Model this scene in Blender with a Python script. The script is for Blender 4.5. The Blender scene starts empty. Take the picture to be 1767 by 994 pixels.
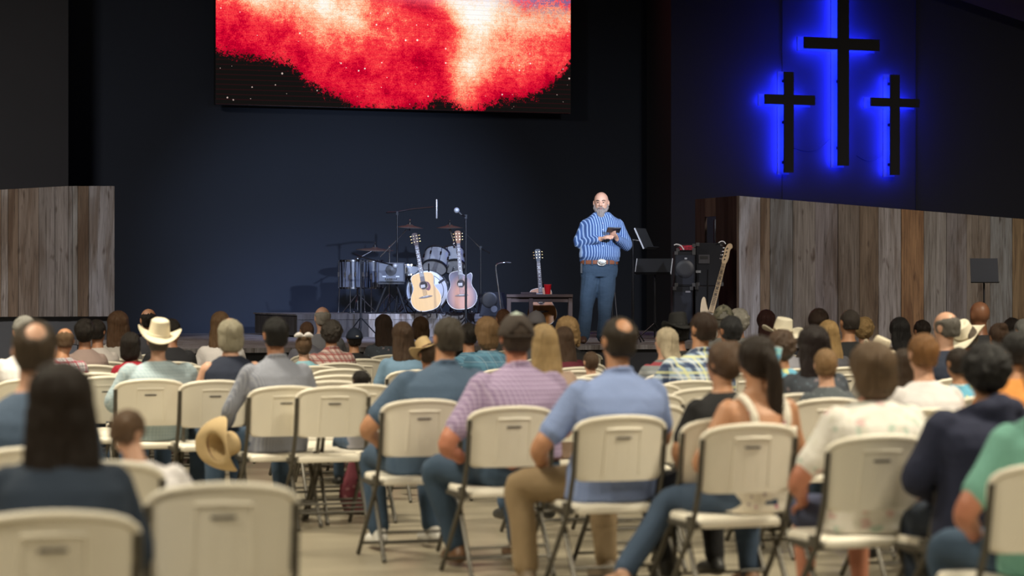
import bpy, bmesh, math, random
from mathutils import Vector, Matrix, noise, Quaternion
random.seed(7)
sc = bpy.context.scene
COL = sc.collection
PI = math.pi
def R(d): return math.radians(d)

# ---------------------------------------------------------------- camera
F = 4172.0                       # focal length in pixels of the 1767 px frame (85 mm)
CX, CY, CZ = 883.5, 500.0, 1.43  # principal column, horizon row, camera height
cam_d = bpy.data.cameras.new('camera')
cam = bpy.data.objects.new('camera', cam_d); COL.objects.link(cam)
cam.location = (0, 0, CZ); cam.rotation_euler = (R(90), 0, 0)
cam_d.lens = 85.0; cam_d.sensor_width = 36.0
cam_d.shift_y = (497.0 - 500.0) / 1767.0 * -1
cam_d.clip_end = 200
cam_d.dof.use_dof = True; cam_d.dof.focus_distance = 28.0; cam_d.dof.aperture_fstop = 2.3
sc.camera = cam

# ---------------------------------------------------------------- world, exposure, lights
sc.view_settings.view_transform = 'Standard'; sc.view_settings.look = 'None'
sc.view_settings.exposure = 0.0; sc.view_settings.gamma = 1.0
sc.view_settings.use_curve_mapping = False
try:
    sc.cycles.use_denoising = True
    sc.cycles.max_bounces = 5; sc.cycles.diffuse_bounces = 3; sc.cycles.glossy_bounces = 3
    sc.cycles.sample_clamp_indirect = 4.0
except Exception: pass
w = bpy.data.worlds.new('world'); sc.world = w; w.use_nodes = True
w.node_tree.nodes['Background'].inputs[0].default_value = (0.5, 0.55, 0.7, 1)
w.node_tree.nodes['Background'].inputs[1].default_value = 0.012

def area(name, loc, size, energy, color, target=None, sy=None, spread=None):
    l = bpy.data.lights.new(name, 'AREA'); l.energy = energy; l.color = color
    l.shape = 'RECTANGLE'; l.size = size; l.size_y = sy or size
    if spread: l.spread = R(spread)
    o = bpy.data.objects.new(name, l); COL.objects.link(o); o.location = loc
    if target:
        o.rotation_euler = (Vector(target) - Vector(loc)).to_track_quat('-Z', 'Y').to_euler()
    return o
def spot(name, loc, target, energy, color, deg, blend=.5, rad=.08):
    l = bpy.data.lights.new(name, 'SPOT'); l.energy = energy; l.color = color
    l.spot_size = R(deg); l.spot_blend = blend; l.shadow_soft_size = rad
    o = bpy.data.objects.new(name, l); COL.objects.link(o); o.location = loc
    o.rotation_euler = (Vector(target) - Vector(loc)).to_track_quat('-Z', 'Y').to_euler()
    return o
WARM = (1.0, .90, .69)
for i, (x, y) in enumerate([(-4.5, 4), (3.5, 3), (-4.0, 10), (4.0, 9.5), (-3.5, 15.5), (5.0, 15)]):
    area('house_light', (x, y, 6.4), 1.6, 320 if y > 6 else 270, WARM, (x, y + .6, 0), sy=1.0, spread=130)
area('house_light', (7.5, 21, 6.6), 1.4, 400, (1, .92, .84), (7.2, 27, 0), sy=1.0, spread=95)
area('house_light', (-7.5, 20.5, 6.6), 1.4, 330, (1, .92, .84), (-6.6, 27, 0), sy=1.0, spread=95)
spot('stage_spot_drums', (3.9, 17.0, 4.6), (-1.6, 32.5, 1.9), 7500, (.66, .78, 1.0), 21, .9, .10)
spot('stage_spot_speaker', (-1.2, 19.5, 6.2), (1.05, 27.8, 1.9), 1700, (.86, .91, 1.0), 12, .6, .12)
spot('stage_wash', (.4, 21.0, 6.6), (-2.4, 34.0, -.6), 8500, (.44, .58, 1.0), 26, 1.0, .3)

# ---------------------------------------------------------------- mapping and mesh helpers
def at(px, py, Y):
    s = F / Y
    return Vector(((px - CX) / s, Y, CZ - (py - CY) / s))
def hz(py, Y): return CZ - (py - CY) * Y / F

def obj(name, bm, m=None, parent=None, smooth=False, loc=None, bevel=0):
    if isinstance(bm, bmesh.types.BMesh):
        me = bpy.data.meshes.new(name)
        bmesh.ops.recalc_face_normals(bm, faces=bm.faces)
        bm.to_mesh(me); bm.free()
    else: me = bm
    o = bpy.data.objects.new(name, me); COL.objects.link(o)
    if m is not None:
        if isinstance(m, (list, tuple)):
            for x in m: me.materials.append(x)
        else: me.materials.append(m)
    if smooth:
        for p in me.polygons: p.use_smooth = True
        if smooth == 'auto':
            me.set_sharp_from_angle(angle=R(38))
    if parent is not None: o.parent = parent
    if loc is not None: o.location = loc
    if bevel:
        b = o.modifiers.new('bevel', 'BEVEL'); b.width = bevel; b.segments = 2; b.limit_method = 'ANGLE'
    return o
def thing(name, label, cat, loc=(0, 0, 0), rz=0, group=None):
    o = bpy.data.objects.new(name, None); COL.objects.link(o)
    o.empty_display_size = .1; o.location = loc; o.rotation_euler = (0, 0, rz)
    return tag(o, label, cat, group)
def tag(o, label, cat, group=None):
    o['label'] = label; o['category'] = cat
    if group: o['group'] = group
    return o
def struct(name, bm, m, **k):
    o = obj(name, bm, m, **k); o['kind'] = 'structure'; return o

def box(bm, c, s, rot=None, mi=0, M=None):
    r = bmesh.ops.create_cube(bm, size=1.0)
    T = Matrix.Translation(Vector(c)) @ (rot.to_4x4() if rot is not None else Matrix()) @ Matrix.Diagonal((s[0], s[1], s[2], 1))
    if M is not None: T = M @ T
    bmesh.ops.transform(bm, matrix=T, verts=r['verts'])
    fs = set(f for v in r['verts'] for f in v.link_faces)
    for f in fs: f.material_index = mi
    return r['verts']
def frame_of(d, up=Vector((0, 0, 1))):
    d = d.normalized()
    if abs(d.dot(up)) > .98: up = Vector((0, 1, 0))
    x = up.cross(d).normalized(); y = d.cross(x).normalized()
    return x, y
def loft(bm, secs, n=16, mi=0, cap=True):
    """secs: list of (centre, xvec, yvec) ellipse rings"""
    rings = []
    for c, xv, yv in secs:
        rings.append([bm.verts.new(c + xv * math.cos(2 * PI * i / n) + yv * math.sin(2 * PI * i / n)) for i in range(n)])
    for a, b in zip(rings, rings[1:]):
        for i in range(n):
            f = bm.faces.new((a[i], a[(i + 1) % n], b[(i + 1) % n], b[i])); f.material_index = mi
    if cap:
        f = bm.faces.new(list(reversed(rings[0]))); f.material_index = mi
        f = bm.faces.new(rings[-1]); f.material_index = mi
    return rings
def tube(bm, pts, r, n=8, mi=0, flat=1.0, round_ends=False):
    pts = [Vector(p) for p in pts]
    rr = r if isinstance(r, (list, tuple)) else [r] * len(pts)
    if round_ends:
        d0 = (pts[0] - pts[1]).normalized(); d1 = (pts[-1] - pts[-2]).normalized()
        a, b = rr[0], rr[-1]
        pts = [pts[0] + d0 * a * .95, pts[0] + d0 * a * .7] + pts + [pts[-1] + d1 * b * .7, pts[-1] + d1 * b * .95]
        rr = [a * .3, a * .72] + list(rr) + [b * .72, b * .3]
    secs = []; px_ = None
    for i, p in enumerate(pts):
        d = (pts[min(i + 1, len(pts) - 1)] - pts[max(i - 1, 0)]).normalized()
        if px_ is None: x, y = frame_of(d)
        else:
            x = (px_ - d * px_.dot(d))
            x = x.normalized() if x.length > 1e-5 else frame_of(d)[0]
            y = d.cross(x).normalized()
        px_ = x
        secs.append((p, x * rr[i], y * rr[i] * flat))
    return loft(bm, secs, n, mi)
def hloft(bm, secs, n=20, mi=0):
    """horizontal rings (x, y, z, rx, ry)"""
    return loft(bm, [(Vector((x, y, z)), Vector((rx, 0, 0)), Vector((0, ry, 0))) for x, y, z, rx, ry in secs], n, mi)
def cyl(bm, p0, p1, r0, r1=None, n=24, mi=0):
    return tube(bm, [p0, p1], [r0, r0 if r1 is None else r1], n, mi)
def ball(bm, c, r, M=None, u=16, v=10, mi=0):
    g = bmesh.ops.create_uvsphere(bm, u_segments=u, v_segments=v, radius=1)
    rr = r if isinstance(r, (list, tuple)) else (r, r, r)
    T = Matrix.Translation(Vector(c)) @ Matrix.Diagonal((*rr, 1))
    if M is not None: T = M @ T
    bmesh.ops.transform(bm, matrix=T, verts=g['verts'])
    for vv in g['verts']:
        for f in vv.link_faces: f.material_index = mi
    return g['verts']
def lathe(bm, prof, n=32, M=None, mi=0, closed=False):
    """prof: (r, z) revolve around z"""
    rings = []
    M = M or Matrix()
    for r, z in prof:
        if r < 1e-6: rings.append([bm.verts.new(M @ Vector((0, 0, z)))])
        else: rings.append([bm.verts.new(M @ Vector((r * math.cos(2 * PI * i / n), r * math.sin(2 * PI * i / n), z))) for i in range(n)])
    pairs = list(zip(rings, rings[1:]))
    if closed: pairs.append((rings[-1], rings[0]))
    for a, b in pairs:
        for i in range(n):
            j = (i + 1) % n
            vs = [a[0] if len(a) == 1 else a[i], a[0] if len(a) == 1 else a[j], b[0] if len(b) == 1 else b[j], b[0] if len(b) == 1 else b[i]]
            u = []
            for q in vs:
                if q not in u: u.append(q)
            if len(u) > 2:
                f = bm.faces.new(u); f.material_index = mi
def prism(bm, poly, y0, y1, mi=0, M=None):
    """poly in x,z extruded along y"""
    M = M or Matrix()
    a = [bm.verts.new(M @ Vector((x, y0, z))) for x, z in poly]
    b = [bm.verts.new(M @ Vector((x, y1, z))) for x, z in poly]
    n = len(poly)
    for i in range(n):
        f = bm.faces.new((a[i], a[(i + 1) % n], b[(i + 1) % n], b[i])); f.material_index = mi
    f = bm.faces.new(a); f.material_index = mi
    f = bm.faces.new(list(reversed(b))); f.material_index = mi
def lerp(a, b, t): return a + (b - a) * t
def catmull(pts, k=6, closed=False):
    out = []; n = len(pts)
    for i in range(n if closed else n - 1):
        P = [pts[(i + j) % n] if closed else pts[min(max(i + j, 0), n - 1)] for j in (-1, 0, 1, 2)]
        for q in range(k):
            t = q / k
            out.append(tuple(.5 * (2 * P[1][c] + (P[2][c] - P[0][c]) * t + (2 * P[0][c] - 5 * P[1][c] + 4 * P[2][c] - P[3][c]) * t * t + (3 * P[1][c] - P[0][c] - 3 * P[2][c] + P[3][c]) * t ** 3) for c in range(len(P[0]))))
    if not closed: out.append(tuple(pts[-1]))
    return out
def fused(bm, voxel=.01, smooth=2, post=None, name='m'):
    """all closed shapes of bm grown together into one continuous skin"""
    me = bpy.data.meshes.new(name); bm.to_mesh(me); bm.free()
    o = bpy.data.objects.new('tmp', me); COL.objects.link(o)
    r = o.modifiers.new('r', 'REMESH'); r.mode = 'VOXEL'; r.voxel_size = voxel; r.use_smooth_shade = True
    if smooth:
        s = o.modifiers.new('s', 'SMOOTH'); s.factor = .5; s.iterations = smooth
    dg = bpy.context.evaluated_depsgraph_get()
    new = bpy.data.meshes.new_from_object(o.evaluated_get(dg))
    bpy.data.objects.remove(o); bpy.data.meshes.remove(me)
    if post:
        for v in new.vertices: v.co = post(v.co)
    for p in new.polygons: p.use_smooth = True
    new.materials.clear()
    return new

# ---------------------------------------------------------------- materials
class NT:
    def __init__(s, name):
        s.m = bpy.data.materials.new(name); s.m.use_nodes = True
        s.t = s.m.node_tree; s.n = s.t.nodes; s.b = s.n['Principled BSDF']
    def new(s, typ, **k):
        n = s.n.new(typ)
        for a, v in k.items(): setattr(n, a, v)
        return n
    def link(s, a, b): s.t.links.new(a, b)
    def math(s, op, a, b=None, clamp=False):
        n = s.new('ShaderNodeMath', operation=op); n.use_clamp = clamp
        for i, v in enumerate((a, b)):
            if v is None: continue
            if hasattr(v, 'node'): s.link(v, n.inputs[i])
            else: n.inputs[i].default_value = v
        return n.outputs[0]
    def mix(s, f, a, b):
        n = s.new('ShaderNodeMix', data_type='RGBA')
        for sock, v in ((n.inputs[0], f), (n.inputs[6], a), (n.inputs[7], b)):
            if hasattr(v, 'node'): s.link(v, sock)
            elif sock.type == 'RGBA': sock.default_value = (*v[:3], 1)
            else: sock.default_value = v
        return n.outputs[2]
    def coord(s, scale=(1, 1, 1), which='Object', rot=(0, 0, 0)):
        tc = s.new('ShaderNodeTexCoord'); mp = s.new('ShaderNodeMapping')
        mp.inputs['Scale'].default_value = scale; mp.inputs['Rotation'].default_value = rot
        s.link(tc.outputs[which], mp.inputs[0]); return mp.outputs[0]
    def noise(s, vec, scale, detail=4, rough=.6, dist=0):
        n = s.new('ShaderNodeTexNoise'); n.inputs['Scale'].default_value = scale
        n.inputs['Detail'].default_value = detail; n.inputs['Roughness'].default_value = rough
        n.inputs['Distortion'].default_value = dist
        if vec is not None: s.link(vec, n.inputs['Vector'])
        return n.outputs['Fac']
    def ramp(s, f, stops, interp='LINEAR'):
        n = s.new('ShaderNodeValToRGB'); e = n.color_ramp.elements; n.color_ramp.interpolation = interp
        while len(e) < len(stops): e.new(.5)
        for i, (p, c) in enumerate(stops):
            e[i].position = p; e[i].color = (*c, 1) if len(c) == 3 else c
        s.link(f, n.inputs[0]); return n.outputs[0]
    def bump(s, h, strength=.3, dist=.01):
        n = s.new('ShaderNodeBump'); n.inputs['Strength'].default_value = strength; n.inputs['Distance'].default_value = dist
        s.link(h, n.inputs['Height']); s.link(n.outputs[0], s.b.inputs['Normal'])
    def base(s, c):
        if hasattr(c, 'node'): s.link(c, s.b.inputs['Base Color'])
        else: s.b.inputs['Base Color'].default_value = (*c[:3], 1)
    def rough(s, r): s.b.inputs['Roughness'].default_value = r
def srgb(r, g, b):
    f = lambda v: (v / 255 / 12.92) if v / 255 <= .04045 else ((v / 255 + .055) / 1.055) ** 2.4
    return (f(r), f(g), f(b))
_mc = {}
def solid(name, c, rough=.6, metal=0, var=.12, bump=0, scale=20, coat=0, sheen=0):
    key = (name, c, rough, metal)
    if key in _mc: return _mc[key]
    k = NT(name); co = k.coord()
    f = k.noise(co, scale, 3)
    k.base(k.mix(f, tuple(x * (1 - var) for x in c), tuple(min(1, x * (1 + var)) for x in c)))
    k.rough(rough); k.b.inputs['Metallic'].default_value = metal
    if coat: k.b.inputs['Coat Weight'].default_value = coat
    if bump: k.bump(k.noise(co, scale * 3, 4), bump, .004)
    _mc[key] = k.m; return k.m
def emis(name, c, st):
    k = NT(name); k.base((0, 0, 0)); k.b.inputs['Emission Color'].default_value = (*c, 1)
    k.b.inputs['Emission Strength'].default_value = st; return k.m
def cloth(name, c, rough=.9):
    key = ('cloth', c)
    if key in _mc: return _mc[key]
    k = NT(name); co = k.coord()
    f = k.noise(co, 7, 4)
    k.base(k.mix(f, tuple(x * .86 for x in c), tuple(min(1, x * 1.12) for x in c))); k.rough(rough)
    k.bump(k.noise(k.coord(), 6, 5, .6, 1.2), .35, .03)
    _mc[key] = k.m; return k.m
def plaid(name, base, lines, horiz=True, vert=True, thin=False):
    """lines: list of (frequency per metre, phase, width 0-1, colour, strength)"""
    k = NT(name); co = k.coord(); sp = k.new('ShaderNodeSeparateXYZ'); k.link(co, sp.inputs[0])
    ax = k.math('ADD', sp.outputs[0], k.math('MULTIPLY', sp.outputs[1], .55))
    out = base
    for fr, ph, wd, c, st in lines:
        for src, on in ((sp.outputs[2], horiz), (ax, vert)):
            if not on: continue
            fc = k.math('FRACT', k.math('ADD', k.math('MULTIPLY', src, fr), ph + 10))
            mk = k.math('MULTIPLY', k.math('LESS_THAN', fc, wd), st)
            out = k.mix(mk, out, c)
    f = k.noise(co, 6, 3)
    k.base(out if hasattr(out, 'node') else base); k.rough(.9)
    k.bump(k.noise(k.coord(), 6, 5, .6, 1.2), .35, .03)
    return k.m
def floral(name, base, cols, scale=14, th=.32):
    k = NT(name); co = k.coord(); out = base
    for i, c in enumerate(cols):
        v = k.new('ShaderNodeTexVoronoi'); v.inputs['Scale'].default_value = scale * (1 + .3 * i)
        mp = k.new('ShaderNodeMapping'); mp.inputs['Location'].default_value = (i * 3.1, i * 1.7, i); k.link(co, mp.inputs[0])
        nz = k.new('ShaderNodeTexNoise'); nz.inputs['Scale'].default_value = 12; k.link(mp.outputs[0], nz.inputs[0])
        ad = k.new('ShaderNodeVectorMath', operation='MULTIPLY_ADD'); ad.inputs[1].default_value = (.07, .07, .07)
        k.link(nz.outputs['Color'], ad.inputs[0]); k.link(mp.outputs[0], ad.inputs[2]); k.link(ad.outputs[0], v.inputs['Vector'])
        out = k.mix(k.math('MULTIPLY', k.math('LESS_THAN', v.outputs['Distance'], th), .85), out, c)
    k.base(out); k.rough(.9); k.bump(k.noise(k.coord(), 6, 5, .6, 1.2), .35, .03)
    return k.m
def hairm(name, c, curly=False):
    key = ('hair', c, curly)
    if key in _mc: return _mc[key]
    k = NT(name); co = k.coord((60, 60, 5) if not curly else (26, 26, 26))
    f = k.noise(co, 1.0, 5, .7, .6)
    f2 = k.noise(k.coord(), 9, 2)
    k.base(k.mix(k.math('MULTIPLY', k.math('ADD', f, f2), .5), tuple(x * .35 for x in c), tuple(min(1, x * 1.9) for x in c)))
    k.rough(.5); k.b.inputs['Specular IOR Level'].default_value = .3
    k.bump(f, .9, .02)
    _mc[key] = k.m; return k.m
# ---------------------------------------------------------------- shared stage materials
def painted_wall(name, c):
    k = NT(name); co = k.coord()
    f = k.noise(co, 1.2, 3)
    k.base(k.mix(f, tuple(x * .9 for x in c), tuple(x * 1.1 for x in c))); k.rough(.85)
    k.bump(k.noise(k.coord((1, 1, 8)), 30, 2), .12, .004); return k.m
M_BACK = painted_wall('dark_blue_black_paint', (.0075, .0125, .025))
M_SIDE = painted_wall('charcoal_paint', (.016, .0165, .021))
M_BLACK = solid('black_plastic', (.012, .012, .013), .45)
M_BLACKMETAL = solid('black_metal', (.02, .02, .022), .35, .6)
M_CHROME = solid('chrome', (.75, .76, .8), .15, 1.0, var=.03)
M_CABLE = solid('black_rubber', (.01, .01, .01), .6)
def wood_mat(name, dark=.4, tone=(.30, .24, .19), attr=True):
    """weathered boards; the colour of each board is its own (attribute tint)"""
    k = NT(name)
    g = k.noise(k.coord((26, 26, 1.1)), 1.6, 8, .65, .8)
    g2 = k.noise(k.coord((3.5, 3.5, .5)), 1.2, 4, .6, 1.2)
    kn = k.noise(k.coord((5, 5, 1.6)), 1.5, 2)
    if attr:
        a = k.new('ShaderNodeAttribute', attribute_name='tint'); c = a.outputs['Color']
    else: c = k.mix(0.0, tone, tone)
    dk = k.new('ShaderNodeMix', data_type='RGBA', blend_type='MULTIPLY'); dk.inputs[0].default_value = 1
    k.link(c, dk.inputs[6]); k.link(k.ramp(g, [(.27, (.25, .22, .20)), (.45, (.78, .76, .75)), (.75, (1.25, 1.25, 1.25))]), dk.inputs[7])
    d2 = k.new('ShaderNodeMix', data_type='RGBA', blend_type='MULTIPLY'); d2.inputs[0].default_value = 1
    k.link(dk.outputs[2], d2.inputs[6]); k.link(k.ramp(g2, [(.32, (.50, .42, .35)), (.52, (.92, .92, .92)), (.75, (1.15, 1.17, 1.22))]), d2.inputs[7])
    d3 = k.new('ShaderNodeMix', data_type='RGBA', blend_type='MULTIPLY'); d3.inputs[0].default_value = 1
    k.link(d2.outputs[2], d3.inputs[6]); k.link(k.ramp(kn, [(.27, (.30, .22, .18)), (.36, (1, 1, 1))]), d3.inputs[7])
    k.base(d3.outputs[2]); k.rough(.85); k.bump(g, .5, .006); return k.m
M_WOOD = wood_mat('weathered_boards')
def tinted(name, parts, m, kind='structure', **kw):
    """parts: list of (function adding faces to bm, rgb); each board keeps its own colour"""
    bm = bmesh.new(); lay = bm.loops.layers.float_color.new('tint')
    for fn, c in parts:
        old = set(bm.faces); fn(bm)
        for f in bm.faces:
            if f not in old:
                for l in f.loops: l[lay] = (*c, 1)
    o = obj(name, bm, m, **kw)
    if kind: o['kind'] = kind
    return o

# ---------------------------------------------------------------- room shell
YAW = R(20)                                   # the room is turned 20 degrees to the camera
U = Vector((math.cos(YAW), math.sin(YAW), 0)) # along the rows and the back wall
V = Vector((-math.sin(YAW), math.cos(YAW), 0))# towards the stage
def room(u, v, z=0): return U * u + V * v + Vector((0, 0, z))
def uv_of(p): return p.dot(U), p.dot(V)
def wall_slab(name, p0, p1, z0, z1, th, m):
    """p0->p1 the visible foot line; thickness goes behind it"""
    d = (p1 - p0); L = d.length; d.normalize(); n = Vector((-d.y, d.x, 0))
    bm = bmesh.new()
    c = (p0 + p1) / 2 + n * th / 2; c.z = (z0 + z1) / 2
    box(bm, (0, 0, 0), (L, th, z1 - z0))
    o = struct(name, bm, m, loc=c); o.rotation_euler = (0, 0, math.atan2(d.y, d.x)); return o
def floor_mat():
    k = NT('polished_concrete'); co = k.coord()
    f = k.noise(co, .9, 6, .6, .6); f2 = k.noise(co, 40, 2)
    k.base(k.ramp(k.math('ADD', k.math('MULTIPLY', f, .8), k.math('MULTIPLY', f2, .2)), [(.3, (.21, .18, .13)), (.7, (.36, .32, .24))]))
    k.rough(.35); return k.m
bm = bmesh.new(); box(bm, (0, 18, -.05), (40, 50, .1)); struct('floor', bm, floor_mat())
M_ROOF = painted_wall('dark_brown_roof', (.03, .02, .015))
bm = bmesh.new(); box(bm, (0, 18, 9.05), (40, 50, .1)); struct('ceiling', bm, M_ROOF)
bm = bmesh.new(); box(bm, (-15, 18, 4.5), (.2, 50, 9.2)); struct('wall_left', bm, M_SIDE)
bm = bmesh.new(); box(bm, (19, 18, 4.5), (.2, 50, 9.2)); struct('wall_right', bm, M_SIDE)
bm = bmesh.new(); box(bm, (0, -6.9, 4.5), (40, .2, 9.2)); struct('wall_rear', bm, painted_wall('cream_rear_paint', (.5, .47, .42)))

STG = .82                                      # stage floor height
# back wall of the stage recess through (x px 680, Y 34.8)
PB = at(680, 500, 34.8); vB = uv_of(PB)[1]
def on_plane(px, v):
    """world point (z=0) seen in column px on the room plane at depth v"""
    k = (px - CX) / F                      # X = k*Y ; v = -X sin + Y cos
    Y = v / (math.cos(YAW) - k * math.sin(YAW)); return Vector((k * Y, Y, 0))
wall_slab('wall_back', on_plane(20, vB), on_plane(1230, vB), 0, 9, .2, M_BACK)
vF = vB - 1.1                                  # front faces beside the recess
wall_slab('wall_front_left', on_plane(-700, vF), on_plane(118, vF), 0, 9, .9, M_SIDE)
wall_slab('wall_front_right', on_plane(1158, vF), on_plane(2700, vF), 0, 9, .9, M_SIDE)
# panel joints on the right wall
for i, px in enumerate((1350, 1580)):
    p = on_plane(px, vF - .008); bm = bmesh.new(); box(bm, (0, 0, 0), (.012, .012, 7))
    o = struct('trim_%d' % (i + 1), bm, M_BLACK, loc=(p.x, p.y, 4.5)); o.rotation_euler.z = YAW
# roof beam edge, top right
bm = bmesh.new(); p = on_plane(1660, vF - .5); q = on_plane(2100, vF - .5)
a = Vector((p.x, p.y, hz(0, p.y) + .3)); b = Vector((q.x, q.y, hz(150, q.y) + .3))
tube(bm, [a - (b - a) * .6, b], .3, 4); struct('ceiling_beam', bm, M_ROOF)

# stage platform
vS0 = vB - 8.6
def slab_uv(u0, u1, v0, v1, z0, z1, bm=None):
    bm = bm or bmesh.new()
    box(bm, (0, 0, 0), (u1 - u0, v1 - v0, z1 - z0))
    c = room((u0 + u1) / 2, (v0 + v1) / 2, (z0 + z1) / 2); return bm, c
uL = uv_of(on_plane(118, vB))[0] - .6; uR = uv_of(on_plane(1230, vB))[0] + .3
nb = 46; parts = []
for i in range(nb):
    v0 = vS0 + (vB - vS0) * i / nb; v1 = vS0 + (vB - vS0) * (i + 1) / nb
    g = random.uniform(.7, 1.2); c = (.22 * g, .205 * g, .20 * g)
    parts.append((lambda b, v0=v0, v1=v1: box(b, (0, (v0 + v1) / 2 - (vS0 + vB) / 2, 0), (uR - uL, v1 - v0 - .006, .05)), c))
M_DECK = wood_mat('grey_deck_boards')
o = tinted('floor_stage', parts, M_DECK, loc=room((uL + uR) / 2, (vS0 + vB) / 2, STG - .025)); o.rotation_euler.z = YAW
bm, c = slab_uv(uL, uR, vS0 + .05, vB, 0, STG - .05); o = struct('floor_stage_base', bm, M_SIDE, loc=c); o.rotation_euler.z = YAW

# ---------------------------------------------------------------- weathered board wings
def boards(name, p0, p1, z0a, zta, ztb, cols, th=.03):
    """wall of boards from p0 to p1, top height zta -> ztb; cols: list of (fraction end, colour)"""
    d = (p1 - p0); L = d.length; parts = []; x = 0
    for fr, c in cols:
        x1 = L * fr
        za, zb = lerp(zta, ztb, x / L), lerp(zta, ztb, x1 / L)
        jit = random.uniform(-.004, .004)
        poly = [(x + .003, z0a), (x1 - .003, z0a), (x1 - .003, zb), (x + .003, za)]
        parts.append((lambda b, poly=poly, jit=jit: prism(b, poly, jit, th + jit), c)); x = x1
    o = tinted(name, parts, M_WOOD, loc=p0); o.rotation_euler.z = math.atan2(d.y, d.x); return o
GR = (.21, .19, .18); BR = (.17, .125, .09); OR = (.20, .11, .05); DG = (.15, .15, .155); LG = (.33, .33, .37); DB = (.06, .04, .03)
vW = uv_of(at(1275, 500, 30.0))[1]
pw0 = on_plane(1275, vW); pw1 = on_plane(1790, vW)
ed = [1312, 1329, 1368, 1407, 1446, 1483, 1516, 1555, 1594, 1633, 1668, 1709, 1747, 1790]
cl = [LG, BR, DG, (.16, .14, .125), (.15, .13, .13), (.13, .105, .085), (.125, .09, .06), GR, OR, (.17, .155, .14), (.14, .125, .12), (.15, .125, .10), (.15, .15, .145), (.15, .10, .05)]
Lw = (pw1 - pw0).length
boards('wall_board_wing_right', pw0, pw1, 0, hz(338, pw0.y), hz(380, pw1.y), [(((on_plane(e, vW) - pw0).length) / Lw, c) for e, c in zip(ed, cl)])
bm = bmesh.new(); box(bm, (0, 0, 0), (Lw, .12, 2.2)); o = struct('wall_wing_core', bm, M_SIDE, loc=(pw0 + pw1) / 2 + V * .12 + Vector((0, 0, 1.1))); o.rotation_euler.z = YAW
# return of the right wing towards the back, with a small opening
pr = pw0 + V * 1.25; zt = hz(338, pw0.y)
parts = []
segs = [(0, .28), (.28, .5), (.5, .62), (.95, 1.08), (1.08, 1.25)]
for a_, b_ in segs:
    g = random.uniform(.8, 1.5)
    parts.append((lambda b, a_=a_, b_=b_: prism(b, [(a_, 0), (b_ - .005, 0), (b_ - .005, zt), (a_, zt)], 0, .03), (DB[0] * g, DB[1] * g, DB[2] * g)))
parts.append((lambda b: prism(b, [(.62, 0), (.945, 0), (.945, 1.95), (.62, 1.95)], 0, .03), DB))
parts.append((lambda b: prism(b, [(.62, 2.36), (.945, 2.36), (.945, zt), (.62, zt)], 0, .03), BR))
o = tinted('wall_board_return', parts, M_WOOD, loc=pw0); o.rotation_euler.z = YAW + PI / 2
# left wing
vWL = uv_of(at(198, 500, 29.6))[1]
pl0 = on_plane(-30, vWL); pl1 = on_plane(198, vWL); plm = on_plane(118, vWL); z0 = hz(546, 29.6)
Ll = (plm - pl0).length
boards('wall_board_wing_left', pl0, plm, z0, hz(329, pl0.y), hz(321, plm.y), [((on_plane(e, vWL) - pl0).length / Ll, c) for e, c in ((2, BR), (14, GR), (32, (.12, .085, .06)), (67, (.16, .13, .11)), (95, (.15, .135, .13)), (118, (.155, .14, .135)))])
Ll = (pl1 - plm).length
boards('wall_board_wing_end', plm, pl1, z0, hz(321, plm.y), hz(321, pl1.y), [(.09, (.15, .14, .14)), (.2, (.2, .2, .2)), (.44, (.12, .085, .06)), (1, (.21, .205, .22))])
bm = bmesh.new(); box(bm, (0, 0, 0), (2.3, .5, z0)); o = struct('wall_wing_plinth', bm, painted_wall('grey_plinth_paint', (.05, .053, .06)), loc=(pl0 + pl1) / 2 + V * .23 + Vector((-.3, 0, z0 / 2))); o.rotation_euler.z = YAW
bm = bmesh.new()
for i in range(3): box(bm, (0, -.1 - .28 * (2 - i), .14 * (i + 1) + .2), (1.2, .3, .28))
o = obj('stage_stair', bm, solid('grey_stair_paint', (.12, .125, .14), .35), loc=on_plane(165, vWL - .1)); o['kind'] = 'structure'; o.rotation_euler.z = YAW
# drum riser
vR = uv_of(at(685, 500, 31.3))[1]; ra = on_plane(512, vR); rb = on_plane(868, vR); ZR = hz(541.5, at(685, 500, 31.3).y)
L = (rb - ra).length
rbms = []
rc = (ra + rb) / 2 + V * 1.15
parts = [(lambda b: box(b, (0, 0, (STG + ZR) / 2), (L - .04, 2.26, ZR - STG - .04)), (.05, .045, .045))]
n = 4
for i in range(n):
    x0, x1 = -L / 2 + L * (0, .34, .56, .78)[i], -L / 2 + L * (.34, .56, .78, 1)[i]
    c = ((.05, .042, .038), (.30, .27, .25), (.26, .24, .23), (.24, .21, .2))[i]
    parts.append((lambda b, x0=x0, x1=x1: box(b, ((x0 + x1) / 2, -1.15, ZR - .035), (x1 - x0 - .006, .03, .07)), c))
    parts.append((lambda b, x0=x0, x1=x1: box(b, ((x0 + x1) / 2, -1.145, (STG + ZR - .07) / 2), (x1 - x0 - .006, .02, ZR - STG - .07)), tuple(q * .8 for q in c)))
parts.append((lambda b: box(b, (0, 0, ZR - .01), (L, 2.3, .02)), (.12, .11, .11)))
o = tinted('drum_riser', parts, M_WOOD, kind=None, loc=(rc.x, rc.y, 0)); o.rotation_euler.z = YAW
tag(o, 'low wooden platform under the drum kit', 'platform')

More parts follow.
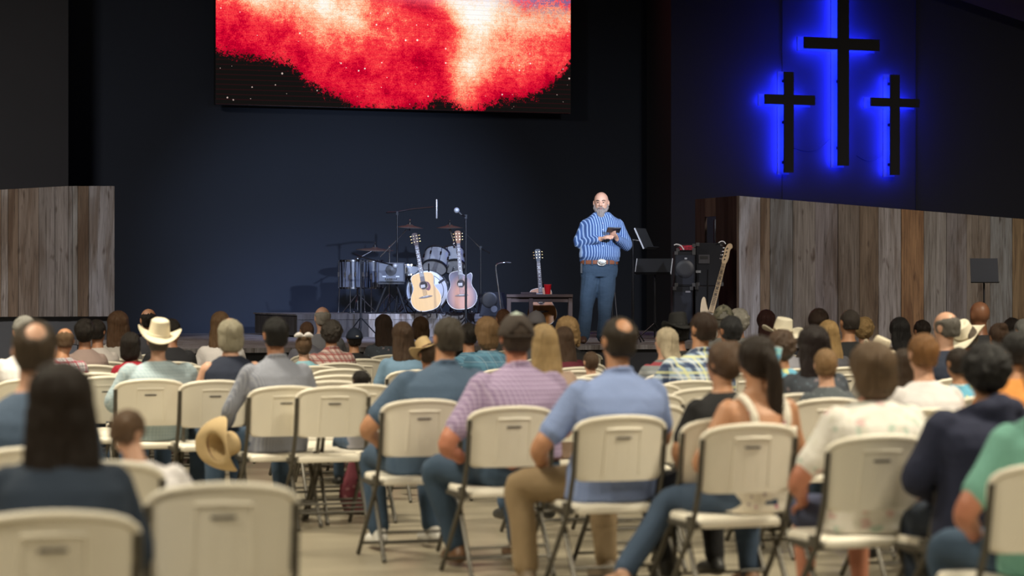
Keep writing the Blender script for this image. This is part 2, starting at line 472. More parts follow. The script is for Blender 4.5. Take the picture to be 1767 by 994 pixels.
# ---------------------------------------------------------------- LED screen
vSc = vB - .35; s0 = on_plane(372, vSc); s1 = on_plane(985, vSc); SW = (s1 - s0).length; SH = SW * 9 / 16
zb = hz(180, s0.y)
k = NT('led_picture'); co = k.coord(); sp = k.new('ShaderNodeSeparateXYZ'); k.link(co, sp.inputs[0])
u = k.math('DIVIDE', sp.outputs[0], SW)
vpx = k.math('MULTIPLY', sp.outputs[2], 613 / SW)        # height above the lower edge in photo pixels
fc = k.new('ShaderNodeFloatCurve'); k.link(u, fc.inputs['Value']); cv = fc.mapping.curves[0]
hp = [(0, 88), (.08, 80), (.15, 76), (.2, 70), (.24, 46), (.29, 30), (.35, 14), (.38, 4), (.45, 0), (.5, 0), (.57, 6), (.62, 20), (.66, 12), (.69, 5), (.72, 2), (.76, 14), (.82, 24), (.88, 30), (.93, 46), (1, 92)]
while len(cv.points) < len(hp): cv.points.new(.5, .5)
for q, (a_, b_) in zip(cv.points, hp): q.location = (a_, b_ / 200)
fc.mapping.update()
uvv = k.new('ShaderNodeCombineXYZ'); k.link(k.math('MULTIPLY', u, 613), uvv.inputs[0]); k.link(vpx, uvv.inputs[1])
def N(sc_, d, r=.6, ds=0): return k.noise(uvv.outputs[0], sc_, d, r, ds)
n1, n2, n3 = N(.02, 6, .6, .3), N(.12, 6, .8), N(.5, 3, .7)
hgt = k.math('ADD', k.math('MULTIPLY', fc.outputs[0], 200), k.math('ADD', k.math('MULTIPLY', k.math('SUBTRACT', n2, .5), 95), k.math('MULTIPLY', k.math('SUBTRACT', n3, .5), 50)))
sky = k.math('GREATER_THAN', vpx, hgt)
def blob(cx_, cy_, rx, ry, st):
    dx = k.math('DIVIDE', k.math('SUBTRACT', k.math('MULTIPLY', u, 613), cx_), rx); dy = k.math('DIVIDE', k.math('SUBTRACT', vpx, cy_), ry)
    d = k.math('ADD', k.math('MULTIPLY', dx, dx), k.math('MULTIPLY', dy, dy))
    return k.math('MULTIPLY', k.math('POWER', 2.718, k.math('MULTIPLY', d, -1)), st)
val = k.math('ADD', .17, k.math('MULTIPLY', k.math('SUBTRACT', n1, .5), .9))
for b_ in ((60, 195, 90, 36, .55), (160, 180, 90, 45, .50), (200, 130, 55, 45, .30), (265, 150, 70, 60, .22), (455, 175, 55, 45, .62), (425, 55, 32, 42, .36), (440, 110, 42, 60, .36), (520, 120, 70, 50, .36), (590, 160, 60, 40, .35), (395, 195, 30, 30, .45)):
    val = k.math('ADD', val, blob(*b_))
val = k.math('ADD', val, k.math('MULTIPLY', k.math('SUBTRACT', n2, .5), .7))
val = k.math('ADD', val, k.math('MULTIPLY', k.math('SUBTRACT', n3, .5), .75))
colr = k.ramp(val, [(0, (.36, 0, .015)), (.14, (.62, .0, .025)), (.26, (.85, .018, .04)), (.42, (.97, .07, .065)), (.5, (1, .22, .13)), (.64, (1, .45, .25)), (.82, (1, .80, .58)), (1, (1, .97, .93))])
blue = k.math('MULTIPLY', blob(575, 205, 75, 32, 1.4), k.math('GREATER_THAN', n2, .5), True)
colr = k.mix(blue, colr, (.16, .10, .25))
lav = blob(430, 208, 130, 22, .55)
colr = k.mix(lav, colr, (.85, .7, .95))
vo = k.new('ShaderNodeTexVoronoi'); vo.inputs['Scale'].default_value = .10; k.link(uvv.outputs[0], vo.inputs['Vector'])
sv = k.new('ShaderNodeSeparateColor'); k.link(vo.outputs['Color'], sv.inputs[0])
star = k.math('LESS_THAN', vo.outputs['Distance'], k.math('MULTIPLY', k.math('POWER', sv.outputs[0], 3), .16))
dark = k.mix(star, (.006, .0055, .005), (.6, .45, .4))
colr = k.mix(star, colr, (1, .85, .75))
fin = k.mix(sky, dark, colr)
bars = k.math('GREATER_THAN', k.math('FRACT', k.math('MULTIPLY', vpx, .125)), .16)
fin = k.mix(bars, k.mix(.14, fin, (.1, 0, .01)), fin)
k.base((0, 0, 0)); k.link(fin, k.b.inputs['Emission Color']); k.b.inputs['Emission Strength'].default_value = 1.05; k.rough(.9); k.b.inputs['Specular IOR Level'].default_value = 0.05
M_LED = k.m
t = thing('led_screen', 'big wall screen showing a glowing red and cream starry sky', 'screen', (s0.x, s0.y, zb), YAW)
bm = bmesh.new(); box(bm, (SW / 2, .06, SH / 2), (SW, .10, SH)); obj('cabinet', bm, M_BLACK, t)
bm = bmesh.new(); box(bm, (SW / 2, 0, SH / 2), (SW - .01, .012, SH - .01)); o = obj('display_panel', bm, M_LED, t)
for xx in (.15, .5, .85):
    bm = bmesh.new(); box(bm, (SW * xx, .24, SH / 2), (.08, .26, SH * .7)); obj('mounting_bracket', bm, M_BLACKMETAL, t)

# ---------------------------------------------------------------- three lit crosses
M_CROSS = solid('dark_stained_board', (.012, .010, .010), .7)
M_CBACK = solid('grey_backing_board', (.10, .11, .15), .7)
M_BLUE = emis('blue_led', (.012, .020, 1.0), 110.0); M_BLUE2 = emis('blue_led_face', (.012, .03, 1.0), 45.0)
def cross(label, pxc, y0, y1, xa0, xa1, ya, half_px, arm_px):
    v = vF - .29; c = on_plane(pxc, v); s = F / c.y
    t = thing('lit_cross', label, 'cross', (c.x, c.y, hz(ya, c.y)), YAW, 'crosses glowing on the wall')
    cz = math.cos(YAW)
    hw, ah = half_px / s / cz, arm_px / s
    zt, zb_ = (ya - y0) / s, -(y1 - ya) / s
    xl, xr = -(pxc - xa0) / s / cz, (xa1 - pxc) / s / cz
    def shape(bm, g, y, th):
        box(bm, (0, y, (zt + zb_) / 2), (2 * (hw + g), th, zt - zb_ + 2 * g))
        a0, a1 = xl - g, xr + g
        box(bm, ((a0 - hw - g) / 2, y, 0), (-(hw + g) - a0, th, 2 * (ah + g)))
        box(bm, ((a1 + hw + g) / 2, y, 0), (a1 - hw - g, th, 2 * (ah + g)))
    bm = bmesh.new(); shape(bm, 0, 0, .03); obj('front_board', bm, M_CROSS, t)
    bm = bmesh.new(); shape(bm, .018, .19, .02); obj('backing_board', bm, M_CBACK, t)
    for nm, bx in (('led_strip', ((0, .03, (zt + zb_) / 2), (hw * .9, .012, zt - zb_ - .04))), ('led_strip', (((xl + xr) / 2, .03, 0), (xr - xl - .04, .011, ah * .9)))):
        bm = bmesh.new(); box(bm, *bx); obj(nm, bm, M_BLUE2, t)
    for nm, bx in (('led_strip', ((0, .215, (zt + zb_) / 2), (2 * hw * .9, .012, zt - zb_ - .04))), ('led_strip', (((xl + xr) / 2, .215, 0), (xr - xl - .04, .011, 2 * ah * .8)))):
        bm = bmesh.new(); box(bm, *bx); obj(nm, bm, M_BLUE, t)
    for z in (zt * .7, zb_ * .3, zb_ * .85):
        bm = bmesh.new(); box(bm, (0, .115, z), (.04, .22, .04)); obj('spacer_block', bm, M_CROSS, t)
    return t
cross('tall middle cross with dark boards backlit in blue', 1455, -60, 286, 1384, 1521, 76, 10, 10)
cross('small dark cross backlit in blue, nearest the LED screen', 1361, 124, 298, 1318, 1408, 172, 8.5, 8.5)
cross('small dark cross backlit in blue, farthest from the LED screen', 1544, 129, 302, 1500, 1589, 177, 8.5, 7.5)
for lab, pts in (('thin blue-lit cable sagging from middle cross towards the screen side', [(1370, 255), (1385, 260), (1400, 261), (1415, 256), (1432, 240)]),
                 ('thin blue-lit cable sagging from middle cross towards the far cross', [(1478, 268), (1492, 276), (1506, 277), (1520, 270), (1530, 262)])):
    bm = bmesh.new(); P = [(on_plane(a_, vF - .03).x, on_plane(a_, vF - .03).y, hz(b_, on_plane(a_, vF - .03).y)) for a_, b_ in catmull(pts, 4)]
    tube(bm, P, .006, 6); tag(obj('cable', bm, M_CABLE), lab, 'cable')
# ---------------------------------------------------------------- instruments
def prop_at(px, py, Y): p = at(px, py, Y); return p
FACE = 0.0
M_DRUM = NT('silver_black_burst'); _k = M_DRUM
_sp = _k.new('ShaderNodeSeparateXYZ'); _k.link(_k.coord(), _sp.inputs[0])
_k.base(_k.ramp(_k.noise(_k.coord((30, 30, 1)), 1, 3), [(.42, (.006, .006, .009)), (.72, (.22, .24, .30))])); _k.rough(.25); M_DRUM = _k.m
M_SHELLGREY = solid('grey_drum_wrap', (.26, .27, .29), .35)
M_SKIN_DRUM = solid('white_drumhead', (.62, .64, .68), .5)
M_HEADB = solid('worn_drumhead', (.34, .33, .32), .6, var=.35, scale=6)
M_BRONZE = solid('dark_bronze', (.10, .078, .065), .5, .4)
M_DKWOOD = solid('dark_walnut', (.04, .02, .014), .65)

def hoop(bm, r, z, M, t=.012, mi=0):
    lathe(bm, [(r - .004, z - t), (r + .010, z - t), (r + .010, z + t), (r - .004, z + t)], 36, M, mi, closed=True)
def drum(name, label, loc, rot, rad, h, shellm, legs=0, topm=None, botm=None, nlug=8, group=None):
    t = thing(name, label, 'drum', loc, 0, group)
    M = rot
    bm = bmesh.new(); lathe(bm, [(0, 0), (rad, 0), (rad, h), (0, h)], 40, M); obj('shell', bm, shellm, t, smooth='auto')
    for z in (0, h):
        bm = bmesh.new(); hoop(bm, rad, z, M); obj('hoop', bm, M_CHROME if legs or nlug < 7 else M_BLACK, t, smooth='auto')
    bm = bmesh.new(); lathe(bm, [(0, h + .004), (rad - .006, h + .004), (rad - .006, h - .002), (0, h - .002)], 40, M); obj('batter_head', bm, topm or M_SKIN_DRUM, t)
    bm = bmesh.new(); lathe(bm, [(0, -.004), (rad - .006, -.004), (rad - .006, .002), (0, .002)], 40, M); obj('resonant_head', bm, botm or M_HEADB, t)
    for i in range(nlug):
        a = 2 * PI * (i + .5) / nlug; x, y = (rad + .012) * math.cos(a), (rad + .012) * math.sin(a)
        bm = bmesh.new(); tube(bm, [M @ Vector((x, y, .0)), M @ Vector((x, y, h))], .004, 6)
        box(bm, (x, y, h / 2), (.022, .022, .06), M=M); obj('lug', bm, M_CHROME, t)
    for i in range(legs):
        a = 2 * PI * (i + .25) / legs
        x, y = (rad + .025) * math.cos(a), (rad + .025) * math.sin(a); z = loc[2]
        bm = bmesh.new(); tube(bm, [(x, y, h * .55), (x, y, .0), (x * 1.08, y * 1.08, -(z - ZR) + .01)], .007, 8)
        box(bm, (x, y, h * .4), (.03, .03, .06)); ball(bm, (x * 1.08, y * 1.08, -(z - ZR) + .012), .013, u=8, v=6)
        obj('leg', bm, M_CHROME, t, smooth='auto')
    return t
Yd = 32.3; sd = F / Yd
# floor toms at px 606 and 640
p = at(606, 497, Yd); drum('floor_tom', 'dark floor tom drum farthest from the guitars', (p.x, p.y, p.z), Matrix(), .165, (497 - 450) / sd, M_DRUM, 3)
p = at(642, 497, Yd + .35); drum('floor_tom', 'dark floor tom drum just behind the small amplifier', (p.x, p.y, p.z), Matrix(), .15, (497 - 450) / sd, M_DRUM, 3)
# rack toms, tilted toward the camera side
rt = Matrix.Rotation(R(-28), 4, 'X') @ Matrix.Rotation(R(-8), 4, 'Y')
p = at(750, 462, Yd + .1); drum('rack_tom', 'tilted grey rack tom between the two guitars', (p.x, p.y, p.z), Matrix.Rotation(R(-38), 4, 'X') @ Matrix.Rotation(R(8), 4, 'Y'), .165, .24, M_SHELLGREY, 0, nlug=8)
p = at(783, 460, Yd + .3); drum('rack_tom', 'tilted grey rack tom behind sunburst guitar neck', (p.x, p.y, p.z), Matrix.Rotation(R(-36), 4, 'X') @ Matrix.Rotation(R(-6), 4, 'Y'), .155, .24, M_SHELLGREY, 0, nlug=8)
# snare on stand
p = at(703, 478, Yd + .1); t = drum('snare_drum', 'shallow snare drum on stand behind natural guitar', (p.x, p.y, p.z), Matrix.Rotation(R(-10), 4, 'X'), .17, .13, M_SHELLGREY, 0, nlug=6, topm=M_HEADB)
for a in (0, 2.1, 4.2):
    bm = bmesh.new(); tube(bm, [(0, 0, -.25), (.28 * math.cos(a), .28 * math.sin(a), -(p.z - ZR) + .01)], .008); obj('stand_leg', bm, M_CHROME, t)
bm = bmesh.new(); tube(bm, [(0, 0, 0), (0, 0, -.4)], .012); obj('stand_post', bm, M_CHROME, t)
# kick drum, axis toward the camera
kr = .275; p = at(737, 500, Yd - .2); kz = ZR + kr + .02
t = thing('bass_drum', 'bass drum with white front head behind natural guitar', 'drum', (p.x, p.y, kz))
MK = Matrix.Rotation(R(90), 4, 'X')
bm = bmesh.new(); lathe(bm, [(0, -.42), (kr, -.42), (kr, 0), (0, 0)], 48, MK); obj('shell', bm, M_DRUM, t, smooth='auto')
for z in (0, -.42):
    bm = bmesh.new(); hoop(bm, kr, z, MK, .02); obj('hoop', bm, M_BLACK, t, smooth='auto')
bm = bmesh.new(); lathe(bm, [(0, .012), (kr - .004, .012), (kr - .004, .004), (0, .004)], 48, MK); obj('front_head', bm, M_SKIN_DRUM, t)
bm = bmesh.new(); lathe(bm, [(kr - .06, .0135), (kr - .052, .0135), (kr - .052, .0125), (kr - .06, .0125)], 48, MK, closed=True)
for a in (0.6, 2.6, 3.6, 5.4): box(bm, (.23 * math.cos(a), -.014, .23 * math.sin(a)), (.09, .002, .03), Matrix.Rotation(-a, 3, 'Y'))
obj('head_ring', bm, M_BLACK, t)
for i in range(8):
    a = 2 * PI * (i + .5) / 8; bm = bmesh.new(); x, z = (kr + .012) * math.cos(a), (kr + .012) * math.sin(a)
    tube(bm, [(x, -.02, z), (x, .42, z)], .005, 6); box(bm, (x, .2, z), (.03, .07, .03)); obj('lug', bm, M_CHROME, t)
for sx in (-1, 1):
    bm = bmesh.new(); tube(bm, [(sx * .24, .1, -.12), (sx * .36, -.02, -(kz - ZR) + .012)], .009); ball(bm, (sx * .36, -.02, -(kz - ZR) + .014), .014, u=8, v=6); obj('spur', bm, M_CHROME, t)
# drum throne behind
p = at(703, 500, Yd + .9); t = thing('drum_throne', 'round black drummer stool behind the kit', 'stool', (p.x, p.y, ZR))
bm = bmesh.new(); lathe(bm, [(0, .50), (.17, .50), (.18, .53), (.17, .57), (0, .58)], 32); obj('seat', bm, M_BLACK, t, smooth=True)
bm = bmesh.new(); tube(bm, [(0, 0, .2), (0, 0, .5)], .015); obj('post', bm, M_CHROME, t)
for a in (0, 2.1, 4.2):
    bm = bmesh.new(); tube(bm, [(0, 0, .28), (.25 * math.cos(a), .25 * math.sin(a), .01)], .01); obj('leg', bm, M_CHROME, t)

def tripod(t, z0, z1, r=.25, n=3, m=None, hub=.25, a0=.4):
    bm = bmesh.new(); tube(bm, [(0, 0, z0 + .03), (0, 0, z1)], .011, 10); tube(bm, [(0, 0, z0 + hub * .5), (0, 0, lerp(z0, z1, .5))], .015, 10); obj('pole', bm, m, t, smooth='auto')
    for i in range(n):
        a = 2 * PI * i / n + a0; bm = bmesh.new()
        tube(bm, [(.01 * math.cos(a), .01 * math.sin(a), z0 + hub), (r * math.cos(a), r * math.sin(a), z0 + .012)], .008, 8)
        ball(bm, (r * math.cos(a), r * math.sin(a), z0 + .012), .012, u=8, v=6); obj('leg', bm, m, t, smooth='auto')
def cymbal(pxc, pyc, Y, d, label, arm=None, tilt=0, post=None, group='cymbals of the drum kit'):
    """post: px of the vertical tube, arm: (px, py) of the boom joint"""
    c = at(pxc, pyc, Y); base = at(post or pxc, 500, Y); base.z = ZR
    t = thing('cymbal_stand', label, 'cymbal', base, 0, group)
    top = (arm and at(arm[0], arm[1], Y).z or c.z) - ZR
    tripod(t, 0, top, .26, m=M_CHROME)
    if arm:
        j = at(arm[0], arm[1], Y) - base; e = c - base
        bm = bmesh.new(); tube(bm, [j - (e - j) * .45, j, j + (e - j) * .85 , e + Vector((0, 0, -.05)), e], [.008, .009, .009, .009, .007], 8); ball(bm, j, .02, u=10, v=8); obj('boom_arm', bm, M_CHROME, t, smooth='auto')
    M = Matrix.Translation(c - base) @ Matrix.Rotation(R(tilt), 4, 'Y') @ Matrix.Rotation(R(4), 4, 'X')
    bm = bmesh.new(); r = d / 2
    lathe(bm, [(0, .032), (.03, .03), (.055, .014), (r * .6, .004), (r, -.012), (r, -.014), (r * .6, .001), (.055, .011), (0, .028)], 48, M); obj('cymbal_plate', bm, M_BRONZE, t, smooth=True)
    bm = bmesh.new(); lathe(bm, [(0, .03), (.022, .03), (.022, .055), (0, .057)], 16, M); tube(bm, [M @ Vector((0, 0, .03)), M @ Vector((0, 0, .085))], .006); ball(bm, M @ Vector((0, 0, .085)), .012, u=8, v=6); obj('wing_nut', bm, M_CHROME if tilt > 2 else M_BLACK, t, smooth='auto')
cymbal(707, 391, Yd + .2, .37, 'dark bronze cymbal held out on an angled chrome boom', (672, 427), 3.5, 672)
cymbal(776, 391.5, Yd + .3, .36, 'dark bronze cymbal above the sunburst guitar headstock', (783, 420), 0, 783)
cymbal(647, 430, Yd + .5, .52, 'wide low cymbal over the floor toms', (617, 446), 2, 617)
# hi-hat near (725, 470)? kept as the pedal stand beside the kick
# ---- small amplifier on a tilted stand
p = at(675, 470, 31.75); s = F / 31.75; W = 46 / s
t = thing('practice_amplifier', 'small grey amplifier box raised on a black stand', 'amplifier', (p.x, p.y, ZR)); zc = p.z - ZR
bm = bmesh.new(); box(bm, (0, .09, zc), (W, .2, 34 / s)); obj('cabinet', bm, solid('grey_tolex', (.045, .05, .06), .6), t, bevel=.008)
bm = bmesh.new(); box(bm, (0, -.014, zc), (W * .9, .008, 30 / s)); obj('front_panel', bm, solid('grey_grille', (.10, .11, .13), .7), t)
bm = bmesh.new(); lathe(bm, [(.066, 0), (.074, 0), (.074, .012), (.066, .012)], 32, Matrix.Translation((0, -.016, zc + .03)) @ MK, closed=True); obj('grille_ring', bm, M_BLACK, t)
bm = bmesh.new(); lathe(bm, [(0, .006), (.035, .002), (.066, 0)], 32, Matrix.Translation((0, -.019, zc + .03)) @ MK); obj('speaker_cone', bm, M_BLACK, t)
for i in range(6):
    bm = bmesh.new(); cyl(bm, (-.07 + .028 * i, -.018, zc - .085), (-.07 + .028 * i, -.034, zc - .085), .008, n=10); obj('knob', bm, M_CHROME, t)
for sx, x_ in ((-.09, -.12), (.085, .10)):
    bm = bmesh.new(); box(bm, (sx, -.019, zc - .055), (.045, .004, .014)); obj('label_plate', bm, solid('pale_label', (.5, .52, .56), .5), t)
bm = bmesh.new(); box(bm, (0, .08, zc - 17.5 / s - .012), (W * .95, .22, .02)); obj('stand_tray', bm, M_BLACK, t)
for sx in (-1, 1):
    for sy in (-1, 1):
        bm = bmesh.new(); tube(bm, [(sx * .05, .08, zc - 17 / s), (sx * .2, .08 + sy * .2, .01)], .011); obj('stand_leg', bm, M_BLACK, t)

# ---- guitars
def smooth_outline(half_r, half_l):
    """profiles of (z, half width) from bottom to top"""
    r = catmull(half_r, 5); l = catmull(half_l, 5)
    return [(x, z) for z, x in r] + [(-x, z) for z, x in reversed(l)]
M_NECK = solid('pale_neck_wood', (.42, .36, .28), .5); M_FRET = solid('rosewood_fretboard', (.13, .10, .085), .5)
M_NUT = solid('white_bone', (.7, .68, .6), .4); M_GOLD = solid('gold_tuner', (.75, .55, .25), .25, 1)
def grain(name, c, c2=None, rough=.3, burst=None):
    k = NT(name); f = k.noise(k.coord((60, 10, 1.5)), 1, 4)
    col = k.mix(f, tuple(x * .85 for x in c), tuple(min(1, x * 1.1) for x in c))
    if burst:
        sp = k.new('ShaderNodeSeparateXYZ'); k.link(k.coord(), sp.inputs[0])
        dz = k.math('DIVIDE', k.math('SUBTRACT', sp.outputs[2], .17), .30); dx = k.math('DIVIDE', sp.outputs[0], .19)
        d = k.math('SQRT', k.math('ADD', k.math('MULTIPLY', dx, dx), k.math('MULTIPLY', dz, dz)))
        col = k.mix(k.ramp(d, [(.45, (0, 0, 0)), (1.0, (1, 1, 1))]), col, burst)
    k.base(col); k.rough(rough); k.b.inputs['Coat Weight'].default_value = .4; return k.m
def acoustic(name, label, loc, tilt, topm, sidem, k=1.0, cut=False, pick=None, headm=None, lean=-9, ry=0):
    t = thing(name, label, 'guitar', loc, 0)
    t.rotation_euler = (R(lean), R(tilt), R(ry)); t.scale = (k, k, k)
    R_ = [(0, .001), (.004, .07), (.03, .135), (.09, .185), (.16, .200), (.23, .185), (.30, .148), (.345, .138), (.40, .147), (.455, .150), (.495, .125), (.512, .07), (.516, .03)]
    L_ = R_
    if cut: R_ = R_[:8] + [(.395, .146), (.44, .155), (.470, .148), (.478, .128), (.462, .10), (.452, .07), (.47, .035), (.505, .03)]
    out = smooth_outline(R_, L_)
    bm = bmesh.new(); prism(bm, out, 0, .105); obj('body', bm, sidem, t, smooth='auto')
    bm = bmesh.new(); prism(bm, [(x * 1.005, z) for x, z in out], -.003, .004); obj('binding', bm, solid('cream_binding', (.6, .57, .5), .4), t, smooth='auto')
    bm = bmesh.new(); prism(bm, [(x * .978, .007 + z * .975) for x, z in out], -.006, .003); obj('soundboard', bm, topm, t, smooth='auto')
    Mh = Matrix.Translation((0, -.007, .345)) @ MK
    bm = bmesh.new(); lathe(bm, [(.050, 0), (.060, 0), (.060, .0015), (.050, .0015)], 32, Mh, closed=True); obj('rosette', bm, solid('brown_rosette', (.20, .12, .07), .5), t)
    bm = bmesh.new(); lathe(bm, [(0, 0), (.05, 0), (.05, .001), (0, .001)], 32, Mh); o = obj('soundhole', bm, solid('dark_hollow', (.03, .02, .014), .9), t)
    bm = bmesh.new(); box(bm, (-.01, -.0095, .333), (.055, .003, .04)); obj('soundhole_label', bm, solid('pale_paper', (.55, .5, .45), .8), t, bevel=.012)
    if pick:
        bm = bmesh.new(); q = [(.035, .385), (.065, .375), (.085, .33), (.082, .29), (.06, .265), (.035, .272), (.022, .29), (.05, .305), (.06, .34), (.05, .37)]
        q = catmull(q, 4, True); prism(bm, [(x, z) for x, z in q], -.011, -.006); obj('pickguard', bm, pick, t)
    bm = bmesh.new(); q = catmull([(-.09, .185), (-.05, .198), (0, .2), (.05, .198), (.09, .185), (.05, .176), (0, .172), (-.05, .176)], 4, True); prism(bm, q, -.016, -.006); b = obj('bridge', bm, M_FRET, t)
    bm = bmesh.new(); box(bm, (0, -.019, .194), (.07, .006, .004)); obj('saddle', bm, M_NUT, b)
    bm = bmesh.new(); tube(bm, [(0, .012, .49), (0, .010, .60), (0, .008, .88)], [.03, .027, .023], 12, flat=.6); obj('neck', bm, solid('brown_neck', (.2, .1, .05), .4), t, smooth='auto')
    bm = bmesh.new(); prism(bm, [(-.029, .40), (.029, .40), (.022, .88), (-.022, .88)], -.014, -.006); fb = obj('fretboard', bm, M_FRET, t)
    L = .64; bm = bmesh.new()
    for i in range(1, 19):
        z = .88 - L * (1 - 2 ** (-i / 12)); box(bm, (0, -.0155, z), (lerp(.044, .056, i / 19), .003, .004))
    obj('frets', bm, M_NUT, fb)
    bm = bmesh.new()
    for i in (3, 5, 7, 9, 12, 15):
        z = .88 - L * (1 - 2 ** (-(i - .5) / 12)); box(bm, (0, -.015, z), (.016, .003, .010))
    obj('inlays', bm, M_NUT, fb)
    bm = bmesh.new()
    for i in range(6): x = -.018 + .0072 * i; tube(bm, [(x * 1.35, -.021, .194), (x, -.018, .88)], .0009, 4)
    obj('strings', bm, M_CHROME, t)
    bm = bmesh.new(); prism(bm, [(-.022, .88), (.022, .88), (.036, .93), (.038, 1.035), (.02, 1.05), (-.02, 1.05), (-.038, 1.035), (-.036, .93)], -.004, .014); hs = obj('headstock', bm, headm or M_DKWOOD, t)
    for i in range(3):
        for sx in (-1, 1):
            z = .93 + .04 * i; bm = bmesh.new(); ball(bm, (sx * .056, .004, z), (.012, .006, .009), u=8, v=6); cyl(bm, (sx * .03, .004, z), (sx * .05, .004, z), .003, n=6); cyl(bm, (sx * .02, -.012, z), (sx * .02, 0, z), .006, n=8)
            obj('tuner', bm, M_GOLD, hs, smooth='auto')
    return t
def guitar_stand(label, loc, w=.3, m=M_BLACKMETAL, h=.55):
    t = thing('guitar_stand', label, 'stand', loc)
    bm = bmesh.new(); tube(bm, [(0, .22, .25), (0, .17, h)], .01); tube(bm, [(0, .17, h), (0, .13, h + .1)], .009); obj('pole', bm, m, t)
    for sx in (-1, 1):
        bm = bmesh.new(); tube(bm, [(0, .2, .3), (sx * w * .5, .16, .10), (sx * w * .6, .12, .01)], .009); ball(bm, (sx * w * .6, .12, .012), .013, u=8, v=6); obj('leg', bm, m, t, smooth='auto')
        bm = bmesh.new(); tube(bm, [(sx * w * .3, .16, .10), (sx * w * .3, .1, .018), (sx * w * .3, -.04, .018), (sx * w * .3, -.045, .035)], .009); obj('cradle_arm', bm, m, t, smooth='auto')
    bm = bmesh.new(); tube(bm, [(0, .2, .3), (0, .36, .01)], .009); obj('leg', bm, m, t)
    return t
Yg = 31.1
g0 = at(739, 536.5, Yg); natural = grain('spruce_top', (.60, .35, .115))
acoustic('acoustic_guitar', 'natural spruce acoustic guitar leaning on stand before the drums', g0, -10.5, natural, solid('dark_rosewood_sides', (.05, .025, .02), .35), .985, pick=solid('dark_red_pickguard', (.10, .012, .02), .3))
guitar_stand('black stand under the natural acoustic guitar', (g0.x, g0.y + .02, ZR))
g1 = at(798.5, 534, Yg + .1); sun = grain('sunburst_top', (.42, .17, .075), burst=(.05, .025, .03))
acoustic('acoustic_guitar', 'sunburst cutaway acoustic guitar on stand before the drums', g1, -4, sun, solid('grey_violet_sides', (.14, .12, .15), .35), .985, cut=True, headm=solid('honey_headstock', (.20, .085, .03), .6))
guitar_stand('black stand under the sunburst cutaway guitar', (g1.x, g1.y + .02, ZR))
# third guitar behind the side table, brownish
Yt = 29.6
g2 = at(937, 556, Yt + .75); acoustic('acoustic_guitar', 'small brown guitar with white tuners behind the side table', (g2.x, g2.y, STG + .16), -4, grain('mahogany_top', (.50, .22, .07)), M_DKWOOD, .93, cut=False, headm=M_BLACK)
guitar_stand('black stand under the small brown guitar', (g2.x, g2.y + .02, STG), h=.6)

# ---- microphone stands
def boom_stand(name, label, px, Y, z0, pytop, pts, mic=None, m=M_BLACKMETAL, cat='microphone stand', r=.24):
    b = at(px, 500, Y); b.z = z0; t = thing(name, label, cat, b)
    top = hz(pytop, Y) - z0; tripod(t, 0, top, r, m=m)
    if pts:
        bm = bmesh.new(); P = [at(a_, b_, Y + dy) - b for a_, b_, dy in pts]; tube(bm, P, .009, 8); box(bm, (0, 0, top), (.03, .03, .05)); obj('boom_arm', bm, m, t, smooth='auto')
    if mic:
        a_, b_ = at(*mic[0]) - b, at(*mic[1]) - b; bm = bmesh.new()
        if mic[2] == 'pencil': tube(bm, [a_, b_], .011, 10, round_ends=True); mm = solid('silver_mic', (.6, .6, .62), .3, .5)
        else:
            tube(bm, [b_, lerp(b_, a_, .55)], [.012, .019], 10); mm = M_BLACK
            ball(bm, a_, .034, u=14, v=10)
        mo = obj('microphone', bm, mm, t, smooth='auto')
        if mic[2] != 'pencil':
            bm = bmesh.new(); ball(bm, a_, .0355, u=14, v=10); obj('mic_grille', bm, solid('steel_mesh', (.35, .36, .38), .5, .4), mo, smooth=True)
    return t
boom_stand('microphone_stand', 'tall boom stand holding a thin silver microphone over the drums', 685.5, 31.9, ZR, 368, [(667, 367, -.1), (685, 366, 0), (712, 361, 0), (749, 357.5, -.1)], ((753.5, 345, 31.8), (753.5, 376, 31.8), 'pencil'))
boom_stand('microphone_stand', 'straight vocal microphone stand before the sunburst guitar', 804, 29.9, STG, 374, [(804, 374, 0), (797, 371, -.05)], ((788, 363, 29.8), (796.5, 371, 29.8), 'vocal'))
boom_stand('microphone_stand', 'low black boom stand behind the sunburst guitar', 829.5, 31.9, ZR, 428, [(845, 437, -.1), (829, 428, 0), (806, 405, .0), (800, 398, 0)])
boom_stand('microphone_stand', 'low black boom stand before the floor toms', 622.5, 30.6, STG, 452, [(609, 437, .2), (623, 443, 0), (647, 450, .3), (676, 457, .6)], ((682, 459, 31.3), (673, 456, 31.3), 'vocal'))
# slim gooseneck stand right of the monitor
b = at(864, 530, 29.9); t = thing('gooseneck_stand', 'slim gooseneck stand beside the side table', 'stand', (b.x, b.y, STG))
bm = bmesh.new(); P = [at(a_, b_, 29.9) - Vector((b.x, b.y, STG)) for a_, b_ in catmull([(865, 565), (864, 530), (860, 495), (856, 465), (857, 457), (864, 454), (873, 453)], 4)]; tube(bm, P, .008, 8); obj('pole', bm, M_CHROME, t, smooth=True)
bm = bmesh.new(); lathe(bm, [(0, 0), (.12, 0), (.12, .015), (.02, .03), (0, .03)], 24, Matrix.Translation((at(865, 565, 29.9).x - b.x, 0, 0))); obj('base', bm, M_BLACKMETAL, t, smooth='auto')
bm = bmesh.new(); e = at(873, 453, 29.9) - Vector((b.x, b.y, STG)); tube(bm, [e, e + Vector((.06, 0, -.005))], .012, 8, round_ends=True); obj('microphone', bm, M_BLACK, t, smooth='auto')
